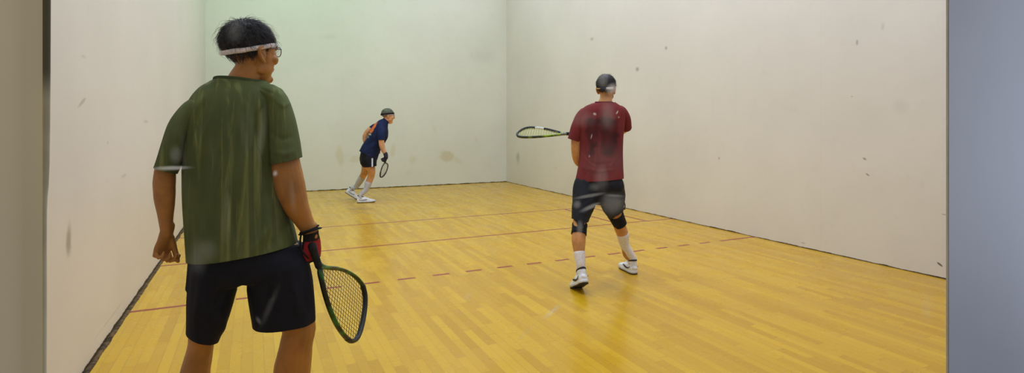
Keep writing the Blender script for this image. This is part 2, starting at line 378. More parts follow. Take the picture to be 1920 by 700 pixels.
# ------------------------------------------------------------------ light
def area(name, loc, size, sy, power, col=(1, 1, 1), rot=(0, 0, 0)):
    l = bpy.data.lights.new(name, 'AREA'); l.shape = 'RECTANGLE'; l.size = size; l.size_y = sy; l.energy = power; l.color = col
    o = bpy.data.objects.new(name, l); o.location = loc; o.rotation_euler = rot; C.objects.link(o); return o
for i, yy in enumerate((1.7, 4.6, 7.5, 10.4)):
    for j, xx in enumerate((1.5, 4.6)):
        col = ((.67, .80, 1.) if i < 2 else (.66, .81, .97)) if j == 0 else (.72, .79, 1.); pw = (66, 87, 73, 48)[i]
        if i == 3 and j == 0: col = (.28, .84, .60)
        area('court_light', (xx, yy, CHH - .04), .6, 1.2, pw, col)
area('lobby_light', (-.4, -1.6, 2.6), .9, .9, 20, (1, .93, .78), (math.radians(48), 0, math.radians(-12)))
area('lobby_daylight', (3.95, -.72, 1.3), .6, 1.6, 33, (.74, .82, 1), (math.radians(80), 0, math.radians(72)))
w = bpy.data.worlds.new('world'); bpy.context.scene.world = w; w.use_nodes = True
w.node_tree.nodes['Background'].inputs[0].default_value = (.8, .85, 1, 1); w.node_tree.nodes['Background'].inputs[1].default_value = .10
#PEOPLE
# ------------------------------------------------------------------ body building
def axes(x, y, z, o):
    M = Matrix((x, y, z)).transposed().to_4x4(); M.translation = o; return M
def hand(wrist, zdir, dorsal, side, curls, scale=1., grow=0., thumb=(.5, .5, .4), spread=.05, palm=True):
    """wrist point, direction of the fingers, direction of the back of the hand; side +1 when the thumb lies on dorsal x fingers"""
    z = V(zdir).normalized(); y = V(dorsal); y = (y - z * y.dot(z)).normalized(); x = y.cross(z) * side
    M = axes(x, y, z, V(wrist)) @ Matrix.Scale(scale, 4); L = []
    g = grow / scale
    r3 = M.to_3x3(); ref = r3 @ V((0, 1, 0))
    def lf(secs, n=12, sub=3):
        return loft([(M @ V(c), (w + g) * scale, (d + g) * scale) for c, w, d in secs], ref=ref, n=n, sub=sub)
    L.append(lf([((0, 0, -.03), .027, .020), ((0, 0, .0), .028, .020), ((.003, 0, .03), .036, .018), ((.001, .002, .06), .041, .0155), ((.0, .002, .086), .040, .012)], 16))
    L.append(lf([((.012, -.007, .012), .012, .012), ((.024, -.012, .036), .016, .014), ((.026, -.012, .056), .012, .011)]))
    for (bx, ln, r), cu in zip(((.030, .074, .0092), (.010, .083, .0094), (-.011, .077, .0088), (-.030, .060, .0078)), curls):
        a = cu * .75; p = V((bx, 0, .080 - abs(bx - .005) * .18)); secs = [(p.copy(), r * 1.05, r)]; sx = bx * spread / .03
        for i, k in enumerate((.44, .31, .25)):
            st = V((sx * math.cos(a), -math.sin(a), math.cos(a))); p = p + st * ln * k
            rr = r * (1 - .08 * (i + 1)); secs.append((p - st * ln * k * .5, rr * .96, rr * .96)); secs.append((p.copy(), rr * (1.04 if i < 2 else .85), rr * (1.04 if i < 2 else .8)))
            a += cu * (1.15 if i == 0 else .8)
        L.append(lf(secs, 10, 2))
    a, b, c = thumb                                         # opening sideways, towards the palm, bend
    p = V((.020, -.008, .016)); d = V((math.sin(a) * math.cos(b), -math.sin(b), math.cos(a) * math.cos(b))); secs = [(p.copy(), .013, .012)]
    for i, k in enumerate((.040, .034, .026)):
        p = p + d * k; secs.append((p.copy(), (.0115, .0108, .0085)[i], (.0112, .010, .007)[i])); d = (d + V((-.35 * c, -.55 * c, .35 * c))).normalized()
    L.append(lf(secs, 10, 3))
    return L, M
def foot(ank, toe, pitch=0., s=1.):
    z = V((0, 0, 1)); t = V(toe).normalized(); x = t.cross(z); M = axes(x, t, z, V(ank)) @ Matrix.Rotation(pitch, 4, 'X') @ Matrix.Scale(s, 4)
    return [loft([(M @ V(c), w * s, d * s) for c, w, d in (((0, -.045, -.055), .028, .028), ((0, .0, -.045), .032, .04), ((0, .07, -.055), .036, .030), ((0, .14, -.072), .040, .018), ((0, .18, -.076), .034, .013))], ref=M.to_3x3() @ V((0, 0, 1)), n=14)]
# the head stands in its own axes: x to the person's right, y the way the face looks, z up; origin between the ears
def head_parts(M, s=1.):
    E = lambda c, r, R=None: xf(ell(c, r, R), M)
    K = lambda secs, n=12, ref=(0, 1, 0), sub=4: xf(loft(secs, ref=ref, n=n, sub=sub), M)
    L = [E((0, -.014, .048), (.075, .096, .083)), E((0, .012, .010), (.068, .078, .085)),
         K([((0, .020, .04), .066, .068), ((0, .026, .0), .063, .066), ((0, .030, -.04), .058, .058), ((0, .036, -.072), .046, .046), ((0, .044, -.092), .028, .036)], 24),
         E((0, .070, -.092), (.022, .017, .016)),                                   # chin
         E((0, .082, .034), (.050, .014, .012)),                                    # brow
         K([((0, .088, .022), .008, .008), ((0, .098, .004), .0085, .010), ((0, .105, -.014), .0105, .012), ((0, .100, -.024), .009, .010)]),   # nose
         E((.011, .096, -.024), (.008, .010, .007)), E((-.011, .096, -.024), (.008, .010, .007)),
         K([((-.026, .077, -.052), .003, .003), ((-.012, .0835, -.049), .0045, .005), ((0, .085, -.049), .0045, .005), ((.012, .0835, -.049), .0045, .005), ((.026, .077, -.052), .003, .003)], 10, (0, 0, 1)),
         K([((-.024, .076, -.056), .003, .003), ((0, .0825, -.060), .005, .005), ((.024, .076, -.056), .003, .003)], 10, (0, 0, 1))]
    for q in (-1, 1):
        L += [E((q * .042, .064, -.014), (.022, .021, .018)), E((q * .048, .020, -.050), (.012, .034, .022), Matrix.Rotation(.5, 3, 'X')),
              E((q * .031, .0765, .0275), (.0165, .0125, .0075)), E((q * .031, .0755, .0055), (.0150, .0105, .0055)),
              K([((q * .071, .008, .020), .006, .010), ((q * .079, -.006, .030), .006, .008), ((q * .085, -.022, .018), .006, .007), ((q * .083, -.020, -.004), .006, .007), ((q * .077, -.008, -.022), .006, .007), ((q * .072, .004, -.030), .006, .008)], 10),
              E((q * .073, -.004, .0), (.006, .018, .026))]
    return L
def eyes(M, parent, iris=(84, 60, 40)):
    for q in (-1, 1):
        w = link('eye', mesh(xf(ell((q * .031, .0745, .016), (.0120, .0112, .0112), n=16, m=10), M)), m_eye, parent)
        link('iris', mesh(xf(ell((q * .031, .0832, .016), (.0055, .0028, .0055), n=12, m=8), M)), m_iris, w)
        link('eyebrow', mesh(xf(loft([((q * .012, .0945, .034), .002, .003), ((q * .030, .092, .042), .003, .004), ((q * .050, .076, .036), .0018, .003)], n=8), M)), m_hair, parent)
def hair_shell(M, parent, mat, vol=1.0, strands=1500, seed=1, low=-.052, front=.055, top_puff=0., lift=1., length=.05, name='hair', lump=.012):
    rnd = random.Random(seed)
    def surf(d):                                        # hair surface along direction d from the cranium centre
        c = V((0, -.014, .046)); r = V((.0785, .1000, .0865)) * vol
        k = 1 / math.sqrt((d.x / r.x) ** 2 + (d.y / r.y) ** 2 + (d.z / r.z) ** 2)
        k *= 1 + top_puff * max(0, d.z + .15) + lump * noise.noise(d * 3.1 + V((seed, 0, 0))) + .4 * lump * noise.noise(d * 9)
        if d.z < -.1: k *= 1 - .14 * (-d.z - .1)
        return c + d * k
    def ok(p):
        if p.z < low + .012 * noise.noise(p * 40): return False
        if p.y > front and p.z < .075 + .01 * noise.noise(p * 60): return False
        if abs(p.x) > .052 and p.y > -.028 and p.z < .020: return False
        if abs(p.x) > .045 and p.y > .020 and p.z < .055: return False
        return True
    bm = bmesh.new(); bmesh.ops.create_icosphere(bm, subdivisions=5, radius=1)
    for v in bm.verts: v.co = surf(v.co.normalized())
    bmesh.ops.delete(bm, geom=[v for v in bm.verts if not ok(v.co)], context='VERTS')
    for v in bm.verts:
        v.co += (v.co - V((0, -.014, .046))).normalized() * (.0022 * noise.noise(V((v.co.x * 160, v.co.y * 160, v.co.z * 26))))
        v.co = M @ v.co
    me = bpy.data.meshes.new('hair'); bm.to_mesh(me); bm.free()
    h = cloth(name, me, mat, parent, .012)
    vv, ff = [], []
    for _ in range(strands):
        for _t in range(30):
            d = V((rnd.gauss(0, 1), rnd.gauss(0, 1), rnd.gauss(0, 1))).normalized(); p = surf(d)
            if ok(p): break
        crown = V((.01, -.05, .12)); fl = (p - crown); fl = (fl - d * fl.dot(d)); fl = fl.normalized() if fl.length > .01 else V((rnd.gauss(0, 1), rnd.gauss(0, 1), 0)).normalized()
        fl = (fl + V((rnd.gauss(0, .35), rnd.gauss(0, .35), rnd.gauss(0, .2)))).normalized(); ln = length * rnd.uniform(.5, 1.1); k0 = len(vv); q = p - d * .004; w = rnd.uniform(.0005, .0011)
        seg = 4; rj = rnd.random() ** 3
        for i in range(seg + 1):
            s = i / seg; lf_ = (.003 + .008 * lift * rj + (.012 * lift if _ % 23 == 0 else 0)) if i else 0
            c = q + fl * ln * s * (1.25 if _ % 23 == 0 else 1); dd = (c - V((0, -.014, .046))).normalized(); base = surf(dd); c = base + dd * (lf_ * math.sin(s * 2.2) + (-.002 if i == 0 else .001))
            if s > .5 and p.z < -.01: c += V((0, 0, -.004)) * s
            sd = fl.cross(dd).normalized(); ww = w * (1 - s * .85)
            vv += [M @ (c + sd * ww), M @ (c - sd * ww), M @ (c + dd * ww)]
        for i in range(seg):
            a = k0 + i * 3; b = a + 3
            ff += [(a, a + 1, b + 1, b), (a + 1, a + 2, b + 2, b + 1), (a + 2, a, b, b + 2)]
    link('hair_strands', mesh((vv, ff)), mat, h)
    return h
def band_ring(M, name, mat, parent, z_back, z_front, height, vol, thick=.004, wob=0., a0=None, a1=None, tilt=0., **props):
    """fabric band around the head; z at the nape side and at the brow"""
    n = 64; pts = []
    full = a0 is None
    for i in range(n + (0 if full else 1)):
        a = (2 * math.pi * i / n) if full else a0 + (a1 - a0) * i / n
        x, y = math.sin(a), math.cos(a); z = z_back + (z_front - z_back) * (y + 1) / 2
        zz = (z - .046) / .0865; k = math.sqrt(max(.05, 1 - zz * zz * .8)) * vol
        p = V((x * .0785 * k, -.014 + y * .1 * k, z + wob * noise.noise(V((x * 2, y * 2, 3))))); pts.append((p, height / 2 * (1 + .1 * noise.noise(p * 30)), thick))
    # section frame: wide axis vertical -> loft with reference radial is handled ring by ring
    v, f = [], []; m = len(pts); k = 10
    for i, (p, h, t) in enumerate(pts):
        rad = (p - V((0, -.014, p.z))).normalized()
        for j in range(k):
            b = 2 * math.pi * j / k; v.append(M @ (p + UP * (h * math.copysign(abs(math.sin(b)) ** .6, math.sin(b))) + rad * (t * math.cos(b))))
    for i in range(m if full else m - 1):
        for j in range(k): q = (i + 1) % m; f.append((i * k + j, i * k + (j + 1) % k, q * k + (j + 1) % k, q * k + j))
    if not full: f.append(tuple(range(k))); f.append(tuple((m - 1) * k + j for j in range(k))[::-1])
    return link(name, mesh((v, f)), mat, parent, **props)
def glasses(M, parent, frame, y=.100, z=.018, name='glasses', w=.028, h=.019, temple=True):
    rims = []
    for q in (-1, 1):
        cx = q * .033
        rims.append(loft([(V((cx + w * math.cos(a), y - .012 * abs((cx + w * math.cos(a)) / .06) ** 2, z + h * math.sin(a))), .0016, .0016) for a in [2 * math.pi * i / 14 for i in range(14)]], n=6, sub=2, closed=True, ref=(.3, .9, .2)))
        if temple: rims.append(loft([(V((q * .061, y - .012, z + .008)), .002, .0026), (V((q * .074, .045, z + .008)), .002, .0026), (V((q * .080, .0, z + .010)), .002, .0026), (V((q * .081, -.014, z)), .0018, .002)], n=6))
    rims.append(loft([(V((-.008, y, z + .006)), .0016, .0016), (V((0, y + .003, z + .008)), .0016, .0016), (V((.008, y, z + .006)), .0016, .0016)], n=6))
    g = link(name, mesh(xf(join(rims), M)), frame, parent)
    for q in (-1, 1):
        cx = q * .033; pts = [V((cx, y - .003, z))]; n = 20
        for i in range(n): a = 2 * math.pi * i / n; xx = cx + w * .97 * math.cos(a); pts.append(V((xx, y - .012 * abs(xx / .06) ** 2, z + h * .97 * math.sin(a))))
        lv = [M @ p for p in pts]; back = M.to_3x3() @ V((0, -.0018, 0)); m = len(lv)
        f = [(0, 1 + i, 1 + (i + 1) % n) for i in range(n)] + [(m, m + 1 + (i + 1) % n, m + 1 + i) for i in range(n)] + [(1 + i, m + 1 + i, m + 1 + (i + 1) % n, 1 + (i + 1) % n) for i in range(n)]
        link('lens', mesh((lv + [p + back for p in lv], f)), m_lens, g)
    return g

def shoe(parent, fr_M, s=1., dark=None, swoosh=True, voxel=.0035, accent=None):
    """trainer: origin at the ankle over the heel, toe along +y"""
    M = fr_M; sc = s
    R3 = M.to_3x3(); up = R3 @ V((0, 0, 1))
    def K(secs, n=16, ref=(0, 0, 1), sub=4, p=2.4): return xf(loft(secs, ref=ref, n=n, sub=sub, p=p), M)
    upper = blob([K([((0, -.062, .055), .026, .020), ((0, -.052, .052), .036, .046), ((0, .0, .048), .039, .046), ((0, .06, .046), .042, .040), ((0, .12, .038), .048, .030), ((0, .17, .032), .050, .024), ((0, .205, .028), .042, .018)]),
                  K([((0, -.022, .070), .034, .046), ((0, -.018, .098), .035, .050), ((0, -.014, .114), .036, .050)], ref=(0, 1, 0)),
                  K([((0, .035, .10), .022, .012), ((0, .075, .078), .026, .012), ((0, .115, .060), .026, .012)])], voxel, 3)
    u = link('shoe', upper, m_white_leather if dark is None else dark, parent)
    sole_out = [(0, -.082), (.024, -.076), (.038, -.05), (.040, .0), (.043, .05), (.052, .11), (.052, .165), (.040, .20), (.018, .222), (0, .226)]
    out = [V((x, y, 0)) for x, y in sole_out] + [V((-x, y, 0)) for x, y in sole_out[-2:0:-1]]
    def slab(z0, z1, k, lift=0.):
        v = []
        for z, kk in ((z0, k * .96), (z0 + .002, k), (z1 - .003, k * .99), (z1, k * .95)):
            for p in out:
                zz = z + lift * max(0, (p.y - .12) / .1) ** 2; v.append(M @ V((p.x * kk, (p.y - .07) * kk + .07, zz)))
        n = len(out); f = [tuple(range(n))[::-1], tuple(3 * n + i for i in range(n))]
        for j in range(3):
            for i in range(n): f.append((j * n + i, j * n + (i + 1) % n, (j + 1) * n + (i + 1) % n, (j + 1) * n + i))
        return v, f
    link('midsole', mesh(slab(.010, .034, 1., .008)), m_white_rubber, u)
    link('outsole', mesh(slab(.0, .011, .985, .008)), m_dark_rubber, u)
    if swoosh:
        for q in (-1, 1):
            pts = [(-.045, .066, .002), (-.02, .052, .004), (.02, .046, .0075), (.055, .052, .009), (.085, .060, .006)]
            def side(y, z): return q * (.0415 + .006 * max(0, (y - .03) / .1))
            link('side_mark', mesh(xf(loft([(V((side(y, z), y, z)), .0025, w) for y, z, w in pts], ref=(0, 0, 1), n=8, sub=3), M)), accent or m_dark_trim, u)
    col = xf(loft([(V((.034 * math.cos(a), -.016 + .050 * math.sin(a), .115 + .010 * math.sin(a) * -1)), .006, .008) for a in [2 * math.pi * i / 16 for i in range(16)]], n=8, sub=2, closed=True, ref=(0, 0, 1)), M)
    link('shoe_collar', mesh(col), m_dark_trim, u)
    lc = []
    for i in range(4):
        y = .045 + i * .020; z = .108 - i * .0125
        lc.append(loft([(V((-.024, y, z - .012)), .003, .003), (V((0, y + .002, z)), .003, .003), (V((.024, y, z - .012)), .003, .003)], n=6))
    for q in (-1, 1): lc.append(loft([(V((0, .04, .112)), .0025, .0025), (V((q * .018, .036, .118)), .0022, .0022), (V((q * .026, .048, .106)), .0022, .0022), (V((q * .004, .044, .110)), .0022, .0022)], n=6))
    link('laces', mesh(xf(join(lc), M)), m_lace, u)
    return u
def racket(name, outline, plane, fr, butt, grip_end, r_frame, mats, nstr=(16, 14), parentprops=None, rsz=.0012, bump=None, gripr=.016):
    """outline: pixels of the head's centre line, starting and ending at the throat; plane(u, v) -> depth"""
    root = empty(name, fr); 
    for k, v in (parentprops or {}).items(): root[k] = v
    P = [fr(u, v, plane(u, v)) for u, v in outline]
    nrm = V((0, 0, 0)); c0 = sum(P, V((0, 0, 0))) / len(P)
    for i in range(len(P)): nrm += (P[i] - c0).cross(P[(i + 1) % len(P)] - c0)
    nrm.normalize()
    m_f, m_s, m_g, m_b, m_t = mats
    link('frame', mesh(loft([(p, r_frame * .8, r_frame * 1.25) for p in P], ref=nrm, n=10, sub=4, closed=True)), m_f, root)
    A = fr(*butt); B = fr(*grip_end); ax = (B - A).normalized()
    link('grip', mesh(loft([(A - ax * .004, gripr * 1.15, gripr * 1.15), (A + ax * .012, gripr * 1.15, gripr * 1.1), (A + ax * .02, gripr, gripr), (B, gripr * .95, gripr * .95)], ref=nrm, n=12)), m_g, root)
    # throat joins the grip to both shoulders of the frame
    T = [loft([(B - ax * .01, gripr * .8, gripr * .8), ((B * .5 + P[0] * .5), r_frame * 1.1, r_frame * 1.3), (P[0], r_frame, r_frame * 1.25), (P[1], r_frame, r_frame * 1.2)], ref=nrm, n=10),
         loft([(B - ax * .01, gripr * .8, gripr * .8), ((B * .5 + P[-1] * .5), r_frame * 1.1, r_frame * 1.3), (P[-1], r_frame, r_frame * 1.25), (P[-2], r_frame, r_frame * 1.2)], ref=nrm, n=10)]
    link('throat', mesh(join(T)), m_t, root)
    # bumper over the far end
    i0 = len(P) * 3 // 8; i1 = len(P) * 6 // 8
    if bump: i0, i1 = bump
    link('bumper', mesh(loft([(p, r_frame * 1.05, r_frame * 1.4) for p in P[i0:i1 + 1]], ref=nrm, n=10)), m_b, root)
    # strings: clipped to the head outline in the head's plane
    Q = []
    for i in range(len(P)):
        for k in range(6): Q.append(cat([P[(i - 1) % len(P)], P[i], P[(i + 1) % len(P)], P[(i + 2) % len(P)]], 1, k / 6))
    far = max(Q, key=lambda p: (p - B).length); ex = (far - (P[0] + P[-1]) / 2).normalized(); ex = (ex - nrm * ex.dot(nrm)).normalized(); ey = nrm.cross(ex)
    q2 = [((p - c0).dot(ex), (p - c0).dot(ey)) for p in Q]; vv = []
    def clip(ax_, c):
        hits = []; o = 1 - ax_
        for i in range(len(q2)):
            a, b = q2[i], q2[(i + 1) % len(q2)]
            if (a[ax_] - c) * (b[ax_] - c) < 0: s = (c - a[ax_]) / (b[ax_] - a[ax_]); hits.append(a[o] + s * (b[o] - a[o]))
        return (min(hits), max(hits)) if len(hits) > 1 else None
    for ax_, nn in ((0, nstr[0]), (1, nstr[1])):
        lo, hi = min(q[ax_] for q in q2), max(q[ax_] for q in q2)
        for i in range(nn):
            c = lo + (hi - lo) * (i + .8) / (nn + .6); h = clip(ax_, c)
            if not h: continue
            pt = lambda o_: c0 + (ex * c + ey * o_ if ax_ == 0 else ex * o_ + ey * c)
            vv.append(loft([(pt(h[0]), rsz, rsz), (pt(h[1]), rsz, rsz)], ref=nrm, n=5, sub=1, cap=False))
    link('strings', mesh(join(vv)), m_s, root)
    return root, (c0, ex, ey, nrm, q2)

# ------------------------------------------------------------------ materials worn
def skin_mat(name, rgb, red=(168, 92, 62)):
    N = NT(name); p = N.pos(); n1 = N.noise(p, 9, 4, .6); n2 = N.noise(p, 60, 4, .7)
    col = N.mix(N.ramp(n1, .35, .7), lin(rgb), lin([c * .84 for c in rgb])); col = N.mix(N.math('MULTIPLY', N.ramp(n2, .5, .75), .35), col, lin(red))
    b = N.bsdf(col, .48, .4, bump=N.noise(p, 220, 3, .6), bstr=.25, bdist=.001, Subsurface_Weight=.08); b.inputs['Subsurface Radius'].default_value = (.01, .004, .002)
    return N.m
m_skin_g = skin_mat('tanned_skin', (180, 123, 62)); m_skin_r = skin_mat('brown_skin', (208, 148, 88)); m_skin_b = skin_mat('fair_skin', (222, 164, 118), (200, 120, 90))
m_eye = plain('eye_white', (225, 220, 212), .25, .5, .02); m_iris = plain('iris', (70, 50, 36), .2, .6, .1)
m_hair = plain('dark_hair', (30, 28, 30), .5, .4, .35, 60); m_hair_grey = plain('greying_hair', (44, 42, 44), .5, .4, .45, 90)
m_band = plain('white_terry', (214, 204, 206), .95, .1, .08, 120, .6); m_black = plain('black_knit', (22, 22, 27), .85, .2, .2, 60, .3)
m_lens = (lambda N: (N.put(N.out.inputs[0], (lambda x: (N.put(x.inputs[0], .12), N.put(x.inputs[1], N.n('ShaderNodeBsdfTransparent').outputs[0]), N.put(x.inputs[2], N.n('ShaderNodeBsdfGlossy', ).outputs[0]), x.outputs[0])[-1])(N.n('ShaderNodeMixShader'))), N.m)[-1])(NT('clear_lens'))
for nd in m_lens.node_tree.nodes:
    if nd.type == 'BSDF_GLOSSY': nd.inputs['Roughness'].default_value = .05
m_frame_dark = plain('glasses_frame', (30, 34, 60), .3, .5, .1); m_white_leather = plain('white_leather', (226, 226, 230), .5, .4, .05, 30, .1); m_white_rubber = plain('white_rubber', (214, 214, 216), .6, .3, .05)
m_dark_rubber = plain('dark_rubber', (40, 38, 40), .7, .3, .2); m_dark_trim = plain('dark_trim', (36, 38, 46), .6, .3, .2); m_lace = plain('lace', (236, 236, 238), .8, .2, .04, 60)
m_sock = plain('white_sock', (228, 222, 222), .95, .1, .05, 90, .5); m_sock_grey = plain('grey_white_sock', (190, 188, 194), .95, .1, .07, 90, .5)
def fabric(name, rgb, alt, streak=.5, sx=26, sz=3.5, extra=None, rough=.85):
    """cotton with washed-out streaks running down the cloth"""
    N = NT(name); p = N.pos(); n1 = N.noise(N.mapv(p, (sx, sx * .4, sz)), 1., 5, .6, .8); n2 = N.noise(p, 5, 3, .5)
    col = N.mix(N.ramp(n2, .3, .7), lin(rgb), lin([c * .86 for c in rgb])); col = N.mix(N.math('MULTIPLY', N.ramp(n1, .5, .74), streak), col, lin(alt))
    if extra: col = extra(N, p, col)
    N.bsdf(col, rough, .2, bump=N.math('MULTIPLY', n1, 1.4), bstr=.4, bdist=.006, Sheen_Weight=.0); return N.m
def attr_mix(att, rgb, k=1.):
    def f(N, p, col):
        a = N.n('ShaderNodeAttribute', attribute_name=att); return N.mix(N.math('MULTIPLY', a.outputs['Fac'], k), col, lin(rgb))
    return f
def paint(me, att, fn):
    a = me.attributes.new(att, 'FLOAT', 'POINT'); a.data.foreach_set('value', [float(fn(v.co, v.normal)) for v in me.vertices])
def in_poly(x, y, P):
    c = False; n = len(P)
    for i in range(n):
        a, b = P[i], P[i - 1]
        if (a[1] > y) != (b[1] > y) and x < (b[0] - a[0]) * (y - a[1]) / (b[1] - a[1]) + a[0]: c = not c
    return c
def to_px(fr, p):
    P = fr.G + fr.r * p.x + fr.n * p.y + UP * p.z - CAM; d = P.dot(FW); return CXP + FPX * P.dot(RT) / d, HOR - FPX * P.z / d
class Sec:
    """sections given as left and right pixel edges or as centre and half width"""
    def __init__(s, fr): s.f = fr
    def e(s, a, b, v, t, rd, dv=0.): return (s.f((a + b) / 2, v, t), (s.f(b, v, t) - s.f(a, v, t)).length / 2, rd)
    def c(s, u, v, w, t, rd=None): k = s.f.px(u, v, t); return (s.f(u, v, t), w * k, rd if rd else w * k)
def head_matrix(fr, u, v, t, face_yaw, pitch=0., roll=0., s=1.):
    """face_yaw: 0 looks away from the viewer, positive turns to the viewer's right"""
    return Matrix.Translation(fr(u, v, t)) @ Matrix.Rotation(-face_yaw, 4, 'Z') @ Matrix.Rotation(pitch, 4, 'X') @ Matrix.Rotation(roll, 4, 'Y') @ Matrix.Scale(s, 4)
def folds(fr, strokes, base=.004, scale=(9, 9, 3), seed=0):
    """cloth relief: stated folds (pixel polylines, amplitude, width in px) plus soft waves"""
    S = []
    for pl, amp, wpx in strokes: S.append(([V((u, v, 0)) for u, v in pl], amp, wpx))
    def fn(co, n):
        d = base * noise.noise(V((co.x * scale[0] + seed, co.y * scale[1], co.z * scale[2]))) + base * .5 * noise.noise(V((co.x * scale[0] * 2.3, co.y * scale[1] * 2.3 + seed, co.z * scale[2] * 2)))
        if n.y < .3:
            u, v = to_px(fr, co); q = V((u, v, 0))
            for pl, amp, wpx in S:
                ds, i, tt = min((*(lambda r, i: (r[0], i, r[1]))(seg_dist(q, pl[i], pl[i + 1]), i),) for i in range(len(pl) - 1))
                if ds < wpx * 2.5:
                    s = (i + tt) / (len(pl) - 1); d += amp * math.exp(-(ds / wpx) ** 2) * math.sin(math.pi * s)
        return d
    return fn

# ================================================================== the man in the green shirt
def man_green():
    F = Frame(455, 2.2); S = Sec(F)
    root = empty('person', F, label='person in green T-shirt and white headband standing nearest the glass, racket hanging at right side', category='person')
    Mh = head_matrix(F, 471, 104, -.01, math.radians(57), math.radians(2), 0, .97)
    hl, Ml = hand(F(312, 438, 0), (-.20, .02, -1), (-.80, .6, .0), hand_side_left, (.95, 1.05, 1.15, 1.2), .92, thumb=(.20, .40, .6))
    zr = (.02, .10, -1)
    hr, Mr = hand(F(583, 441, -.06), zr, (.65, -.75, 0), hand_side_right, (1.0, 1.05, 1.08, 1.1), 1.08, thumb=(.2, .9, .8))
    P = head_parts(Mh)
    P += [loft([S.c(470, 118, 24, .0, .058), S.c(464, 135, 27, -.005, .060), S.c(457, 150, 30, -.005, .062), S.c(452, 172, 42, 0, .065)], n=20),
          loft([S.e(412, 495, 157, 0, .060), S.e(392, 510, 176, 0, .078), S.e(366, 515, 208, 0, .09), S.e(362, 512, 260, 0, .098), S.e(362, 512, 330, 0, .10), S.e(360, 528, 400, 0, .118), S.e(362, 560, 470, 0, .125), S.e(372, 570, 500, 0, .12)], n=28, flat=True, capk=.25),
          loft([S.c(386, 196, 19, 0), S.c(354, 216, 20, 0), S.c(330, 262, 20, 0), S.c(312, 312, 21, 0), S.c(308, 345, 22, 0), S.c(309, 375, 20.5, 0), S.c(310.5, 405, 15.5, 0), S.c(312, 430, 12.8, 0, .024), S.c(312, 440, 12.3, 0, .022)]),
          loft([S.c(486, 194, 19, -.02), S.c(516, 210, 21, -.04), S.c(528, 258, 24, -.06), S.c(535, 305, 28, -.07), S.c(543, 348, 30, -.07), S.c(554, 383, 25, -.065), S.c(569, 412, 18.5, -.06), S.c(580, 434, 14.5, -.06, .028), S.c(583, 444, 13.5, -.06, .024)]),
          loft([S.c(402, 490, 46, 0, .095), S.c(392, 560, 38, 0, .08), S.c(380, 620, 27, .0, .064), S.c(376, 650, 25, .01, .060), S.c(366, 700, 29, .02, .064), S.c(362, 745, 27, .03, .058), S.c(358, 810, 18, .03, .040), S.c(356, 850, 15, .02, .036), S.c(356, 868, 16, .02, .04)]),
          loft([S.c(525, 490, 48, -.02, .10), S.c(535, 560, 42, -.04, .088), S.c(560, 610, 32, -.05, .070), S.c(556, 645, 31, -.05, .066), S.c(548, 695, 35, -.04, .068), S.c(542, 750, 31, -.03, .060), S.c(540, 820, 20, -.03, .042), S.c(540, 862, 17, -.04, .038), S.c(540, 880, 18, -.04, .04)])]
    aL = F(356, 862, .02); aR = F(540, 872, -.04)
    P += foot(V((aL.x, aL.y, .075)), (-.12, 1, 0)) + foot(V((aR.x, aR.y, .075)), (.25, 1, 0)) + hl + hr
    # folds of skin at the back of the neck are part of the body
    body = blob(P, .0032, 4); displace(body, lambda co, n: .0012 * noise.noise(co * 28))
    link('body', body, m_skin_g, root)
    eyes(Mh, root)
    hair_shell(Mh, root, m_hair_grey, .975, 5200, 3, low=-.054, front=.072, top_puff=.07, lift=1.4, length=.05, lump=.04)
    band_ring(Mh, 'headband', m_band, root, .002, .048, .019, 1.05, .005, .003)
    glasses(Mh, root, m_frame_dark, y=.100, z=.018)
    # T-shirt
    sh = [loft([S.e(404, 499, 150, 0, .068), S.e(389, 511, 158, 0, .084), S.e(373, 524, 167, 0, .095), S.e(358, 537, 183, 0, .108), S.e(349, 541, 208, 0, .118), S.e(345, 534, 260, 0, .128), S.e(344.5, 530, 310, 0, .130), S.e(346, 534, 350, 0, .132), S.e(349, 545, 400, 0, .136), S.e(352, 558, 450, 0, .142), S.e(354, 568, 500, 0, .146), S.e(354, 572, 535, 0, .146)], n=40, p=2.15, flat=True),
          loft([S.c(398, 190, 17, 0, .066), S.c(370, 199, 23, 0, .076), S.c(345, 232, 27.5, 0, .074), S.c(328, 275, 28, 0, .070), S.c(312, 318, 24.5, 0, .066), S.c(302, 345, 24.5, 0, .062)], n=24),
          loft([S.c(486, 172, 14, -.015, .066), S.c(513, 182, 23, -.035, .076), S.c(524, 220, 28.5, -.05, .078), S.c(530, 262, 30.5, -.06, .078), S.c(534.5, 301, 32, -.07, .078), S.c(538, 330, 32, -.075, .078)], n=24)]
    a, b = F(355, 503, -.13), F(565, 463, -.13); hem_n = V((b.z - a.z, 0, -(b.x - a.x)))
    ls = F(311, 320, 0); rs = F(533, 302, -.07); nk = F(455, 148.5, -.06)
    lc = (ls, F(302, 345, 0) - F(314, 315, 0), F(302, 345, 0), .3); rc = (rs, F(538, 330, -.07) - F(530.5, 300, -.07), F(540, 338, -.07), .3)
    me = garment([(sh[:1], [(a, hem_n, (a + b) / 2, .45)]), (sh[1:2], [lc]), (sh[2:], [rc])], .0048, 5)
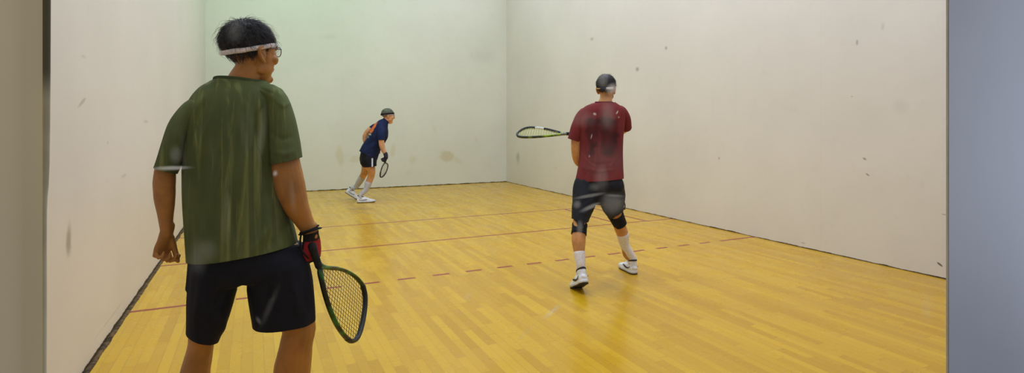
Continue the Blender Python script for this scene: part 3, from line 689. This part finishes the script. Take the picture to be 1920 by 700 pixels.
    fn = folds(F, [([(430, 170), (415, 250), (402, 330)], .008, 6), ([(452, 165), (440, 240), (410, 340), (404, 400)], .009, 6), ([(470, 170), (480, 230), (496, 290), (505, 350)], -.007, 7), ([(500, 190), (484, 215), (484, 270), (500, 315)], -.006, 4),
        ([(505, 175), (530, 200), (545, 192)], .004, 4), ([(400, 165), (370, 200), (350, 250)], .006, 6), ([(385, 185), (362, 240), (346, 290)], -.008, 5), ([(410, 180), (380, 260), (365, 340)], .007, 6),
        ([(510, 370), (500, 430), (470, 480)], .009, 8), ([(545, 400), (520, 450), (490, 475)], -.008, 7), ([(360, 380), (385, 440), (400, 490)], .006, 8), ([(430, 350), (440, 420), (450, 480)], -.007, 9),
        ([(505, 250), (530, 262), (552, 255)], -.005, 5), ([(508, 285), (535, 290), (556, 280)], .005, 5), ([(325, 240), (340, 262), (346, 285)], .005, 5), ([(318, 285), (335, 295), (344, 310)], -.005, 4),
        ([(455, 170), (462, 260), (450, 330)], -.006, 6), ([(480, 160), (500, 172), (520, 178)], -.004, 3)], base=.006, scale=(11, 11, 2.6))
    displace(me, fn)
    rib = neck_open(me, S.e(404, 499, 150, 0, .068), m_green_rib)
    shirt = cloth('t_shirt', me, m_green_shirt, root, .003); link('collar', rib, m_green_rib, shirt)
    # shorts
    so = [loft([S.e(356, 575, 470, 0, .132), S.e(355, 580, 500, 0, .138), S.e(353, 586, 517, 0, .13)], n=32, capk=.12),
          loft([S.e(354, 462, 505, 0, .12), S.e(353, 446, 540, 0, .110), S.e(351, 431, 588, 0, .098), S.e(349, 417, 622, 0, .090), S.e(348, 404, 655, 0, .086)], n=26, p=2.2),
          loft([S.e(460, 582, 505, -.02, .125), S.e(465, 588, 540, -.03, .116), S.e(471, 590.5, 575, -.04, .108), S.e(475, 591.5, 605, -.05, .098), S.e(477, 592, 640, -.05, .09)], n=26, p=2.2)]
    me = blob(so, .005, 5)
    displace(me, folds(F, [([(430, 520), (410, 560), (390, 610)], -.008, 7), ([(375, 520), (372, 570), (365, 620)], .006, 7), ([(400, 560), (415, 595), (418, 630)], .008, 6), ([(500, 520), (510, 560), (505, 605)], -.008, 8), ([(545, 520), (555, 560), (560, 600)], .007, 8), ([(575, 500), (570, 550), (578, 600)], -.005, 6), ([(455, 500), (456, 525), (450, 545)], -.01, 8)], base=.006, scale=(12, 12, 4)))
    l0, l1 = F(350, 625, 0), F(408, 637, 0); r0, r1 = F(474, 615, -.05), F(591, 598, -.05)
    cut(me, [((l0 + l1) / 2, V((l1.z - l0.z, 0, -(l1.x - l0.x))), F(379, 650, 0), .13), ((r0 + r1) / 2, V((r1.z - r0.z, 0, -(r1.x - r0.x))), F(533, 635, -.05), .16)])
    shorts = cloth('shorts', me, m_navy_shorts, root, .003)
    # glove on the right hand
    gl, _ = hand(F(583, 441, -.06), zr, (.65, -.75, 0), hand_side_right, (1.0, 1.05, 1.08, 1.1), 1.08, grow=.003, thumb=(.2, .9, .8))
    me = blob(gl, .0032, 2)
    cut(me, [(F(583, 436, -.06), F(581, 430, -.06) - F(583, 440, -.06), F(582, 432, -.06), .05)])
    iM = Mr.inverted(); s_ = hand_side_right
    def redmask(co, n):
        q = iM @ co; nn = (iM.to_3x3() @ n)
        return 1. if (nn.y > .05 and .018 < q.z < .088 and abs(q.x) < .046) else 0.
    paint(me, 'panel', redmask)
    glove = link('glove', me, m_glove, root)
    wr = [F(u, v, t) for u, v, t in ((564, 440, -.06), (573, 437, -.095), (586, 432, -.10), (599, 428, -.06), (590, 430, -.025), (574, 437, -.025))]
    link('wrist_strap', mesh(loft([(p, .010, .004) for p in wr], ref=UP, n=10, sub=4, closed=True)), m_black, glove)
    ca = [F(u, v, t) for u, v, t in ((563, 437, -.10), (575, 434, -.125), (590, 428, -.12), (597, 423, -.08), (585, 428, -.02), (570, 434, -.03))]
    link('safety_cord', mesh(loft([(p, .0035, .0035) for p in ca] , n=8, sub=4, closed=True)), m_black, glove)
    link('safety_cord', mesh(loft([(F(565, 438, -.10), .0035, .0035), (F(563, 452, -.11), .0035, .0035), (F(566, 470, -.105), .0035, .0035), (F(578, 485, -.09), .003, .003)], n=8)), m_black, glove)
    # socks and shoes below the frame
    for an, (u, v, t), toe in ((aL, (356, 830, .02), (-.12, 1, 0)), (aR, (540, 840, -.04), (.25, 1, 0))):
        top = F(u, v, t); me = mesh(loft([(top, .052, .048), (V((an.x, an.y, .14)), .045, .045), (V((an.x, an.y, .09)), .045, .05)], n=18))
        link('sock', me, m_sock, root)
        tv = V(toe).normalized(); M = axes(tv.cross(UP), tv, UP, V((an.x, an.y, 0)) + tv * .03); shoe(root, M, voxel=.005)
    # racket
    out = [(600, 506), (604, 530), (610.5, 556), (619, 582), (629, 605), (640, 623), (651, 636), (660, 640.5), (670, 634), (678, 612), (683.5, 582), (684.5, 556), (680.5, 537), (668, 521), (651, 510), (632, 504), (613, 502.5)]
    pl = lambda u, v: -.085 + (u - 600) * .0042 + (v - 506) * -.0010
    racket('racket', out, pl, F, (586, 464, -.085), (597.5, 499, -.085), .0085, (m_rk_green, m_string_dark, m_grip, m_rk_black, m_rk_green), (19, 17),
           dict(label='black and green teardrop racket hanging from the gloved hand of the nearest player', category='racket'), rsz=.0009, gripr=.014)
    return F
hand_side_left, hand_side_right = -1, 1
m_green_shirt = fabric('faded_green_cotton', (90, 100, 60), (132, 138, 84), .72, 32, 1.5)
m_green_rib = fabric('green_rib', (68, 82, 52), (90, 104, 70), .3)
m_navy_shorts = fabric('navy_polyester', (19, 20, 31), (34, 36, 54), .25, 8, 3, None, .8)
m_rk_green = (lambda N: (N.bsdf(N.mix(N.ramp(N.noise(N.pos(), 16, 3), .45, .6), lin((18, 24, 20)), lin((28, 110, 44))), .35, .5), N.m)[-1])(NT('green_black_composite'))
m_rk_black = plain('black_bumper', (26, 28, 28), .5, .4, .3, 40); m_string_dark = plain('dark_string', (58, 54, 40), .5, .4, .2); m_grip = plain('black_grip', (26, 26, 28), .8, .3, .3, 60, .4)
m_glove = fabric('red_black_glove', (24, 22, 26), (38, 36, 40), .3, 30, 20, attr_mix('panel', (158, 36, 42)), .7)
FG = man_green()
def on_ball(F, u, v, toe, pitch=0., ball=.155):
    """shoe axes with the ball of the foot on the floor at a pixel; pitch lifts the heel"""
    t = V(toe).normalized(); p = F.floor(u, v)
    return axes(t.cross(UP), t, UP, p) @ Matrix.Rotation(-pitch, 4, 'X') @ Matrix.Translation((0, -ball, 0))
def in_shoe(M):
    """bare foot inside a shoe, from the ankle forwards"""
    A = M @ V((0, -.018, .125)); R = M.to_3x3()
    return A, loft([(M @ V(c), w, d) for c, w, d in (((0, -.018, .13), .030, .034), ((0, -.010, .085), .030, .036), ((0, .03, .055), .030, .026), ((0, .10, .040), .036, .018), ((0, .16, .034), .034, .012))], ref=R @ V((.0, .5, .86)), n=14)
def soft_poly(polys, edge):
    def f(u, v):
        best = 0.
        for P in polys:
            inside = in_poly(u, v, P); d = min(seg_dist(V((u, v, 0)), V((*P[i], 0)), V((*P[i - 1], 0)))[0] for i in range(len(P)))
            best = max(best, min(1, .5 + (d if inside else -d) / (2 * edge)))
        return max(0, best)
    return f
def long_sock(parent, secs, M, mat):
    """sock drawn over the lower leg: the leg's own sections, a little wider, down into the shoe"""
    A = M @ V((0, -.016, .09)); mid = M @ V((0, -.018, .135))
    link('sock', mesh(loft([(c, w + .005, d + .005) for c, w, d in secs] + [(mid, .037, .042), (A, .036, .042)], n=20)), mat, parent)

# ================================================================== the man in the red shirt
def man_red():
    F = Frame(1122, 4.95); S = Sec(F)
    root = empty('person', F, label='person in dark red T-shirt and black knee sleeves seen from behind, legs apart', category='person')
    Mh = head_matrix(F, 1137, 169.5, .02, math.radians(14), math.radians(-4), 0, .98)
    ML = on_ball(F, 1081, 541, (-.36, .93, 0), math.radians(24)); MR = on_ball(F, 1171, 504, (-.36, .93, 0), 0)
    aL, fL = in_shoe(ML); aR, fR = in_shoe(MR)
    print('red ankles', to_px(F, aL), to_px(F, aR), aL, aR)
    def run(a, b, k): return a + (b - a) * k
    tl, tr = aL.y, aR.y
    legL = [S.c(1100, 352, 19, -.015, .088), S.c(1092, 385, 16.5, tl * .35, .076), S.c(1087.5, 415, 13.2, tl * .6, .062), S.c(1086, 430, 12.6, tl * .7, .058), S.c(1085, 452, 13.2, tl * .8, .062), S.c(1086.5, 476, 10, tl * .9, .046), S.c(1089, 498, 7.6, tl, .038), (aL, .032, .038)]
    legR = [S.c(1145, 352, 19, -.015, .088), S.c(1147, 376, 15.5, tr * .28, .076), S.c(1151.5, 394, 12.6, tr * .42, .064), S.c(1157, 409, 12.2, tr * .55, .060), S.c(1161, 422, 11.6, tr * .65, .056), S.c(1168, 441, 11, tr * .8, .058), S.c(1172, 461, 7.8, tr * .9, .044), S.c(1174.5, 478, 6.5, tr, .036), (aR, .032, .038)]
    armL = [S.c(1107, 214, 7.5, 0), S.c(1096, 220, 8.5, 0), S.c(1085, 240, 10, 0), S.c(1080.5, 265, 9.8, 0), S.c(1081, 290, 9.0, .01), S.c(1086, 305, 8, .06), S.c(1097, 303, 7, .16), S.c(1107, 294, 5.5, .25), S.c(1111, 290, 5.2, .28)]
    armR = [S.c(1152, 206, 9, 0), S.c(1162, 212, 9.5, .03), S.c(1171, 226, 9.5, .08), S.c(1172, 239, 8.6, .15), S.c(1161, 246, 8, .24), S.c(1140, 250, 6.8, .31), S.c(1120, 251.5, 5.4, .30), S.c(1116, 252, 5.2, .29)]
    hl, _ = hand(F(1111, 290, .28), (.35, .55, .5), (-.4, .6, -.3), -1, (.5, .55, .6, .6), .95)
    hr, Mr = hand(F(1116, 252, .29), (-1, -.05, -.1), (0, .6, .8), 1, (1.0, 1.05, 1.05, 1.05), .98, thumb=(.2, .9, .8))
    P = head_parts(Mh) + hl + hr + [fL, fR, loft(legL), loft(legR), loft(armL), loft(armR),
        loft([S.c(1136.5, 178, 11.5, .02, .056), S.c(1136, 187, 12, .0, .058), S.c(1134, 196, 15, -.005, .062), S.c(1132, 206, 24, 0, .07)], n=20),
        loft([S.e(1119, 1151, 194.5, 0, .056), S.e(1102, 1163, 205, 0, .078), S.e(1093, 1166, 220, 0, .09), S.e(1094, 1162, 250, 0, .095), S.e(1094, 1160, 290, 0, .095), S.e(1090, 1160, 320, 0, .10), S.e(1087, 1160, 345, -.015, .096), S.e(1088, 1158, 362, -.015, .092)], n=28, flat=True, capk=.6)]
    body = blob(P, .0042, 4); link('body', body, m_skin_r, root); eyes(Mh, root)
    hair_shell(Mh, root, m_hair, 1.04, 1500, 11, low=-.048, front=.06, top_puff=.03, lift=.7, length=.035)
    band_ring(Mh, 'headband', m_navy_band, root, .000, .030, .020, 1.085, .004)
    band_ring(Mh, 'gold_clip', m_gold, root, .000, .030, .010, 1.125, .003, a0=math.radians(180 + 22), a1=math.radians(180 + 60))
    band_ring(Mh, 'white_patch', m_band, root, .002, .032, .018, 1.125, .003, a0=math.radians(180 - 62), a1=math.radians(180 - 18))
    glasses(Mh, root, m_frame_dark, y=.100, z=.018)
    sh = [loft([S.e(1117, 1153, 191.5, 0, .062), S.e(1107, 1159, 195, 0, .078), S.e(1097, 1167, 200, 0, .092), S.e(1089, 1172, 208, 0, .104), S.e(1085, 1172, 224, 0, .112), S.e(1085.5, 1169.5, 245, 0, .114), S.e(1086.5, 1168, 270, 0, .114), S.e(1085.5, 1168, 295, 0, .116), S.e(1082, 1168.5, 320, -.01, .124), S.e(1077.5, 1169.5, 340, -.015, .130), S.e(1075, 1170, 358, -.015, .132)], n=36, p=2.2, flat=True),
          loft([S.c(1110, 212, 7, 0, .05), S.c(1096, 213, 11.2, 0, .062), S.c(1085.5, 233, 13, 0, .062), S.c(1077, 260, 12.8, 0, .060), S.c(1073, 275, 12.8, 0, .058)], n=22),
          loft([S.c(1149, 210, 7, 0, .05), S.c(1162, 208, 10.8, .02, .062), S.c(1171, 221, 11.2, .06, .062), S.c(1174.5, 236, 10.5, .11, .062), S.c(1176, 247, 10, .15, .060)], n=22)]
    hem_l, hem_r = F(1076.5, 342.5, -.1), F(1170, 336.5, -.1); nk = F(1135, 190.5, -.055)
    me = garment([(sh[:1], [((hem_l + hem_r) / 2, V((hem_r.z - hem_l.z, 0, -(hem_r.x - hem_l.x))), (hem_l + hem_r) / 2, .36)]),
        (sh[1:2], [(F(1076, 263, 0), F(1073, 275, 0) - F(1077, 262, 0), F(1072, 276, 0), .3)]), (sh[2:], [(F(1175, 240, .12), F(1176, 247, .15) - F(1173.5, 234, .105), F(1177, 252, .16), .3)])], .0055, 4)
    displace(me, folds(F, [([(1105, 205), (1100, 240), (1092, 262)], .006, 3), ([(1160, 205), (1158, 240), (1166, 275)], .006, 3), ([(1095, 300), (1120, 309), (1160, 304)], -.006, 2.5), ([(1090, 314), (1125, 322), (1164, 316)], .006, 3),
        ([(1088, 285), (1098, 300), (1120, 316)], .005, 2.5), ([(1165, 285), (1152, 300), (1140, 318)], .005, 2.5), ([(1118, 215), (1120, 260), (1116, 290)], .005, 3), ([(1145, 300), (1140, 320), (1142, 338)], -.005, 3), ([(1100, 318), (1098, 330), (1100, 340)], -.005, 3)], base=.006, scale=(10, 10, 5), seed=4))
    fs = soft_poly([[(1099, 224), (1110, 219), (1122, 224), (1124, 240), (1121, 258), (1119, 276), (1112, 293), (1103, 290), (1105, 270), (1099, 256), (1097, 238)],
                    [(1122, 222), (1140, 219), (1158, 225), (1160, 250), (1157, 272), (1152, 291), (1138, 294), (1127, 290), (1127, 262), (1124, 246)], [(1112, 222), (1150, 221), (1146, 236), (1118, 236)]], 4)
    def sweat(co, n):
        if n.y > .2: return 0
        u, v = to_px(F, co); k = 5 * noise.noise(V((u * .12, v * .12, 2))); return fs(u + k, v + 4 * noise.noise(V((u * .12, v * .12, 9)))) * (.8 + .35 * noise.noise(V((u * .06, v * .06, 5))))
    paint(me, 'sweat', sweat)
    rib = neck_open(me, S.e(1117, 1153, 191.5, 0, .062), m_red_rib)
    sh_o = cloth('t_shirt', me, m_red_shirt, root, .003); link('collar', rib, m_red_rib, sh_o)
    so = [loft([S.e(1079, 1167, 334, -.015, .108), S.e(1074.5, 1171, 350, -.02, .120), S.e(1074, 1171, 372, -.02, .118)], n=32, capk=.5),
          loft([S.e(1074, 1122, 350, -.03, .115), S.e(1073, 1119, 375, tl * .27, .108), S.e(1071.5, 1112, 393, tl * .42, .098), S.e(1072.5, 1105, 410, tl * .57, .086), S.e(1074, 1102, 428, tl * .68, .082)], n=24),
          loft([S.e(1122, 1171, 350, -.03, .115), S.e(1122.5, 1171.5, 372, tr * .3, .105), S.e(1127, 1171, 387, tr * .4, .095), S.e(1137, 1170, 400, tr * .5, .084), S.e(1146, 1172, 416, tr * .6, .078)], n=24)]
    me = blob(so, .0055, 4)
    displace(me, folds(F, [([(1115, 345), (1108, 370), (1085, 385)], -.007, 4), ([(1130, 345), (1140, 372), (1162, 385)], -.007, 4), ([(1085, 395), (1095, 402), (1106, 396)], .006, 3), ([(1130, 392), (1145, 388), (1165, 380)], .006, 3), ([(1122, 345), (1122, 370), (1121, 386)], -.008, 4)], base=.007, scale=(11, 11, 6), seed=8))
    a, b = F(1074, 410.5, tl * .6), F(1103, 416.5, tl * .6); c, d = F(1141, 413, tr * .5), F(1168, 394, tr * .5)
    cut(me, [((a + b) / 2, V((b.z - a.z, 0, -(b.x - a.x))), F(1088, 428, tl * .6), .10), ((c + d) / 2, V((d.z - c.z, 0, -(d.x - c.x))), F(1158, 414, tr * .55), .11)])
    so_ = cloth('shorts', me, m_black_shorts, root, .003)
    link('tie_cord', mesh(loft([(F(1171, 380, -.02), .004, .003), (F(1172, 388, -.03), .005, .003), (F(1169.5, 393, -.03), .004, .003), (F(1173, 392, -.03), .003, .002)], n=8)), m_black_shorts, so_)
    for Lg, (k0, k1), p0, p1 in ((0, 0, (1087, 417, 14.6, tl * .62), (1086, 439, 14.4, tl * .75)), (1, 0, (1155.5, 405, 14.0, tr * .52), (1163, 422, 12.4, tr * .68))) if False else ():
        pass
    for pts in ([(1087.2, 421.5, 14.6, tl * .60), (1086.3, 430, 14.2, tl * .68), (1085.2, 440, 14.8, tl * .75)], [(1154.5, 403, 15.0, tr * .50), (1158.5, 412, 14.0, tr * .58), (1163.2, 422, 12.8, tr * .66)]):
        lk = link('knee_sleeve', mesh(loft([S.c(u, v, w, t, w * F.px(u, v, t) * 1.04) for u, v, w, t in pts], n=26, cap=False)), m_black, root)
    long_sock(root, legL[5:7], ML, m_sock); long_sock(root, legR[5:7], MR, m_sock)
    shoe(root, ML, voxel=.0045); shoe(root, MR, voxel=.0045)
    out = [(1054, 249.8), (1044, 247.6), (1032, 244.2), (1020, 241.8), (1006, 240.0), (993, 239.6), (983, 241.6), (975, 246), (969.5, 251.5), (971.5, 255.6), (980, 257.3), (993, 257.4), (1008, 256.8), (1024, 255.4), (1040, 253.7), (1052, 252.2)]
    pl = lambda u, v: .27 + (251 - v) * .0135
    rr, (c0, ex, ey, nrm, q2) = racket('racket', out, pl, F, (1106, 252, .26), (1063, 251, .27), .0095, (m_rk_lime, m_string_lime, m_grip, m_rk_black, m_rk_smoke), (17, 15),
        dict(label='lime green and black racket held out level to the left of the red-shirted player', category='racket'), rsz=.0011, bump=(4, 9))
    Pp = [F(u, v, pl(u, v)) for u, v in ((1019, 241.8), (1010, 240.5), (1001, 239.7))]
    link('frame_band', mesh(loft([(p, .0095, .013) for p in Pp], ref=nrm, n=10)), m_white_rubber, rr)
    Pp = [F(u, v, pl(u, v)) for u, v in ((1050, 249.0), (1040, 246.4), (1030, 243.7), (1021, 242))]
    link('grommet_strip', mesh(loft([(p, .0100, .0135) for p in Pp], ref=nrm, n=10)), m_rk_black, rr)
    return F
# ================================================================== the man in the navy shirt
def man_navy():
    F = Frame(688, 10.0); S = Sec(F)
    root = empty('person', F, label='person in navy T-shirt with orange print on the back, crouching forward near the front wall', category='person')
    Mh = head_matrix(F, 727.5, 218.5, 0, math.radians(84), math.radians(-6), 0, 1.06)
    MR = on_ball(F, 696, 379.6, (1, .06, 0), 0); ML = on_ball(F, 668.5, 374.0, (1, -.10, 0), math.radians(33))
    aR, fR = in_shoe(MR); aL, fL = in_shoe(ML); print('navy ankles', to_px(F, aR), to_px(F, aL), aR, aL)
    tr, tl = aR.y, aL.y
    legR = [S.c(690, 299, 13, -.07, .10), S.c(694, 312, 9.6, -.08, .088), S.c(696.5, 323, 7.4, tr * .5 - .05, .064), S.c(695, 333, 6.6, tr * .7, .058), S.c(690.5, 344, 6.2, tr * .8, .054), S.c(686, 356, 4.4, tr * .9, .040), (aR, .034, .036)]
    legL = [S.c(690, 300, 12, .07, .10), S.c(687, 313, 9.2, .09 + tl * .1, .085), S.c(684, 323, 7.2, tl * .5, .062), S.c(680, 331, 6.4, tl * .7, .056), S.c(674, 341, 5.6, tl * .85, .050), S.c(667, 351, 4.2, tl, .040), (aL, .034, .036)]
    armR = [S.c(714, 238, 6, -.10, .06), S.c(715, 250, 6.2, -.19, .055), S.c(714.8, 262, 5.6, -.22, .050), S.c(716.5, 275, 5.2, -.22, .046), S.c(719.5, 283, 4.4, -.23, .040), S.c(722.8, 290, 3.4, -.24, .030), S.c(723.3, 293, 3.2, -.24, .026)]
    armL = [S.c(709, 238, 6, .12, .06), S.c(699, 241, 5.8, .19, .052), S.c(688.5, 248, 5.2, .23, .048), S.c(684, 259, 4.6, .25, .044), S.c(688, 270, 4.2, .25, .040), S.c(698, 279, 3.2, .25, .030), S.c(701, 281, 3, .25, .026)]
    hr, Mr = hand(F(723.3, 292.5, -.24), (-.22, 0, -1), (.75, -.6, 0), 1, (1.0, 1.05, 1.05, 1.05), 1.0, thumb=(.2, .9, .8))
    hl, _ = hand(F(701, 281, .25), (.8, 0, -.5), (.2, .9, .2), -1, (.5, .5, .6, .6), .95)
    P = head_parts(Mh) + hr + hl + [fR, fL, loft(legR), loft(legL), loft(armR), loft(armL),
        loft([S.c(727, 223, 5.8, 0, .056), S.c(723, 228, 6.2, 0, .058), S.c(718, 234, 8.5, 0, .075)], n=20),
        loft([S.c(719, 231, 7, 0, .07), S.c(715, 238, 11, 0, .14), S.c(709, 252, 14.5, 0, .16), S.c(700, 270, 13.5, 0, .145), S.c(692, 288, 15, 0, .145), S.c(690, 302, 14, 0, .15)], n=28)]
    body = blob(P, .0065, 3); link('body', body, m_skin_b, root); eyes(Mh, root)
    hair_shell(Mh, root, m_hair_short, 1.0, 900, 21, low=-.045, front=.058, top_puff=.0, lift=.3, length=.022)
    band_ring(Mh, 'headband', m_black, root, .018, .062, .030, 1.05, .006)
    band_ring(Mh, 'headband_edge', m_band, root, .004, .044, .006, 1.045, .005)
    glasses(Mh, root, m_clear_frame, y=.106, z=.016, h=.022, w=.032)
    sh = [loft([S.c(722.5, 227.5, 6.8, 0, .066), S.c(718, 233, 11, 0, .12), S.c(714, 240, 14.4, 0, .175), S.c(710, 253, 17.8, 0, .185), S.c(703, 266, 17, 0, .172), S.c(697, 276, 17.2, 0, .17), S.c(691, 288, 19, 0, .178), S.c(688, 297, 19.5, 0, .18), S.c(684, 308, 19.5, 0, .18)], n=36),
          loft([S.c(714, 237, 8, -.10, .07), S.c(714.8, 249, 7.6, -.19, .068), S.c(714.8, 261, 7.2, -.225, .062), S.c(714.8, 270, 7.2, -.23, .06)], n=20),
          loft([S.c(709, 237, 7, .12, .07), S.c(701, 240.5, 7, .19, .062), S.c(694.5, 244.5, 6.6, .225, .058), S.c(688, 249, 6.6, .24, .056)], n=20)]
    a, b = F(671, 282, 0), F(706, 299, 0); nk = F(724, 226, 0)
    me = garment([(sh[:1], [((a + b) / 2, V((b.z - a.z, 0, -(b.x - a.x))), (a + b) / 2, .34), (nk, F(726, 224, 0) - F(721, 230, 0), nk, .16)]),
        (sh[1:2], [(F(714.8, 263, -.225), F(714.8, 270, -.23) - F(714.8, 262, -.225), F(714.8, 273, -.23), .2)]), (sh[2:], [(F(692, 246, .23), F(688, 249, .24) - F(694, 245, .226), F(686, 250, .24), .12)])], .0075, 4)
    displace(me, folds(F, [([(705, 262), (695, 268), (682, 276)], -.010, 2.2), ([(710, 266), (698, 276), (680, 286)], .010, 2.5), ([(722, 246), (718, 256), (708, 262)], -.008, 2), ([(700, 285), (690, 290), (678, 290)], -.008, 2.2)], base=.010, scale=(8, 8, 6), seed=12))
    fo = soft_poly([[(708, 228.5), (702.5, 232.5), (699, 237.5), (695.5, 242), (693.5, 247), (696.5, 248.6), (699.5, 246.5), (701, 242), (704.5, 237.5), (706, 232.5)], [(692.5, 244.5), (697, 243), (698, 249), (693.5, 249.5)]], .5)
    fw = soft_poly([[(690.5, 250), (695.5, 250.5), (695.8, 254), (691, 253)], [(688, 251), (690, 251.5), (689.5, 254.5), (687.8, 254)]], .5); fb = soft_poly([[(688.3, 255.5), (692, 255.8), (691.6, 259), (688.6, 259)]], .5)
    g = lambda f, h: (lambda co, n: 0 if n.y > .5 else f(*to_px(F, co)) * (.82 + h * noise.noise(co * 60)))
    paint(me, 'orange', g(fo, .3)); paint(me, 'pale', g(fw, .6)); paint(me, 'blue', g(fb, .2))
    collar(me, nk, .13, m_navy_rib, cloth('t_shirt', me, m_navy_shirt, root, .004), .008)
    so = [loft([S.e(676, 707, 288, 0, .17), S.e(674, 707, 297, 0, .172), S.e(675, 706, 303, 0, .165)], n=30),
          loft([S.e(677, 706, 299, -.08, .105), S.e(682, 706, 306, -.085, .102), S.e(683.5, 706.2, 312, -.09, .10), S.e(685, 706, 319, -.09, .098)], n=22),
          loft([S.e(675, 704, 299, .08, .105), S.e(675.5, 701, 306, .10, .10), S.e(676.5, 698, 312, .12, .095)], n=22)]
    me = blob(so, .007, 4); displace(me, folds(F, [], base=.008, scale=(10, 10, 6), seed=3))
    cut(me, [(F(695, 312.6, -.08), F(695, 316, -.08) - F(695, 312, -.08) + V((.004, 0, 0)), F(695, 316, -.05), .17), (F(682, 308, .12), F(681, 312, .12) - F(682, 306, .12), F(680, 313, .14), .10)])
    fstr = soft_poly([[(696.8, 297), (699.4, 297), (699.2, 314), (696.9, 314)]], .4)
    paint(me, 'stripe', lambda co, n: 0 if n.y > 0 else fstr(*to_px(F, co)))
    cloth('shorts', me, m_black_striped, root, .004)
    gl, _ = hand(F(723.3, 292.5, -.24), (-.22, 0, -1), (.75, -.6, 0), 1, (1.0, 1.05, 1.05, 1.05), 1.0, grow=.004, thumb=(.2, .9, .8))
    gl.append(loft([S.c(722.6, 288.5, 4.3, -.24, .036), S.c(723.6, 292, 4.1, -.24, .034), S.c(723.6, 296, 4.2, -.24, .034)]))
    link('glove', blob(gl, .005, 2), m_grey_glove, root)
    long_sock(root, legR[4:6], MR, m_sock_grey); long_sock(root, [S.c(679, 332.5, 6.1, tl * .72, .055)] + legL[4:6], ML, m_sock_grey)
    shoe(root, MR, voxel=.006, accent=m_grey_mark); shoe(root, ML, voxel=.006, accent=m_grey_mark)
    out = [(723.5, 306), (726.2, 307.2), (727.2, 311), (726.2, 317), (723.6, 323.5), (720, 329), (716.5, 332.2), (713.6, 332.2), (712.8, 329), (713.6, 323), (715.6, 316), (718.2, 310), (720.6, 306.4)]
    pl = lambda u, v: -.28 + (u - 720) * .0125 + (v - 306) * .003
    racket('racket', out, pl, F, (722.4, 295.5, -.28), (722, 303.5, -.28), .0095, (m_rk_grey, m_string_pale, m_grip, m_rk_black, m_rk_grey), (15, 13),
           dict(label='grey and black racket pointing down from the glove of the distant navy-shirted player', category='racket'), rsz=.0012)
    return F
m_navy_band = plain('navy_band', (34, 38, 62), .9, .1, .2, 80, .4); m_gold = plain('gold_fabric', (196, 150, 44), .6, .4, .15, 60)
m_red_shirt = fabric('red_cotton', (124, 46, 48), (150, 62, 62), .4, 18, 5, attr_mix('sweat', (50, 24, 28), .85)); m_red_rib = fabric('red_rib', (112, 34, 42), (130, 50, 52), .3)
m_black_shorts = fabric('black_polyester', (26, 27, 32), (46, 46, 50), .3, 12, 5, None, .7)
m_rk_lime = (lambda N: (N.bsdf(N.mix(N.ramp(N.noise(N.pos(), 9, 2), .42, .55), lin((36, 50, 34)), lin((150, 186, 50))), .35, .5), N.m)[-1])(NT('lime_black_composite'))
m_string_lime = plain('pale_lime_string', (206, 212, 140), .4, .4, .05); m_rk_smoke = plain('smoke_throat', (120, 122, 104), .4, .4, .1); m_rk_grey = plain('grey_composite', (70, 72, 62), .4, .4, .3, 30)
m_string_pale = plain('pale_string', (190, 188, 168), .4, .4, .05); m_grey_glove = plain('charcoal_glove', (52, 52, 64), .8, .2, .2, 60, .3); m_grey_mark = plain('grey_mark', (140, 142, 150), .5, .4, .1)
m_navy_rib = plain('navy_rib', (22, 28, 56), .85, .2, .15, 60); m_clear_frame = plain('pale_frame', (170, 160, 165), .3, .5, .1); m_hair_short = plain('short_grey_hair', (84, 88, 74), .6, .3, .35, 80)
def three(N, p, col):
    for a, c in (('orange', (236, 118, 48)), ('pale', (196, 186, 160)), ('blue', (86, 128, 178))):
        at = N.n('ShaderNodeAttribute', attribute_name=a); col = N.mix(at.outputs['Fac'], col, lin(c))
    return col
m_navy_shirt = fabric('navy_cotton', (26, 36, 72), (40, 52, 92), .3, 14, 6, three); m_black_striped = fabric('black_white_stripe', (20, 20, 28), (36, 36, 44), .25, 12, 5, attr_mix('stripe', (226, 226, 232)), .7)
FR = man_red(); FN = man_navy()
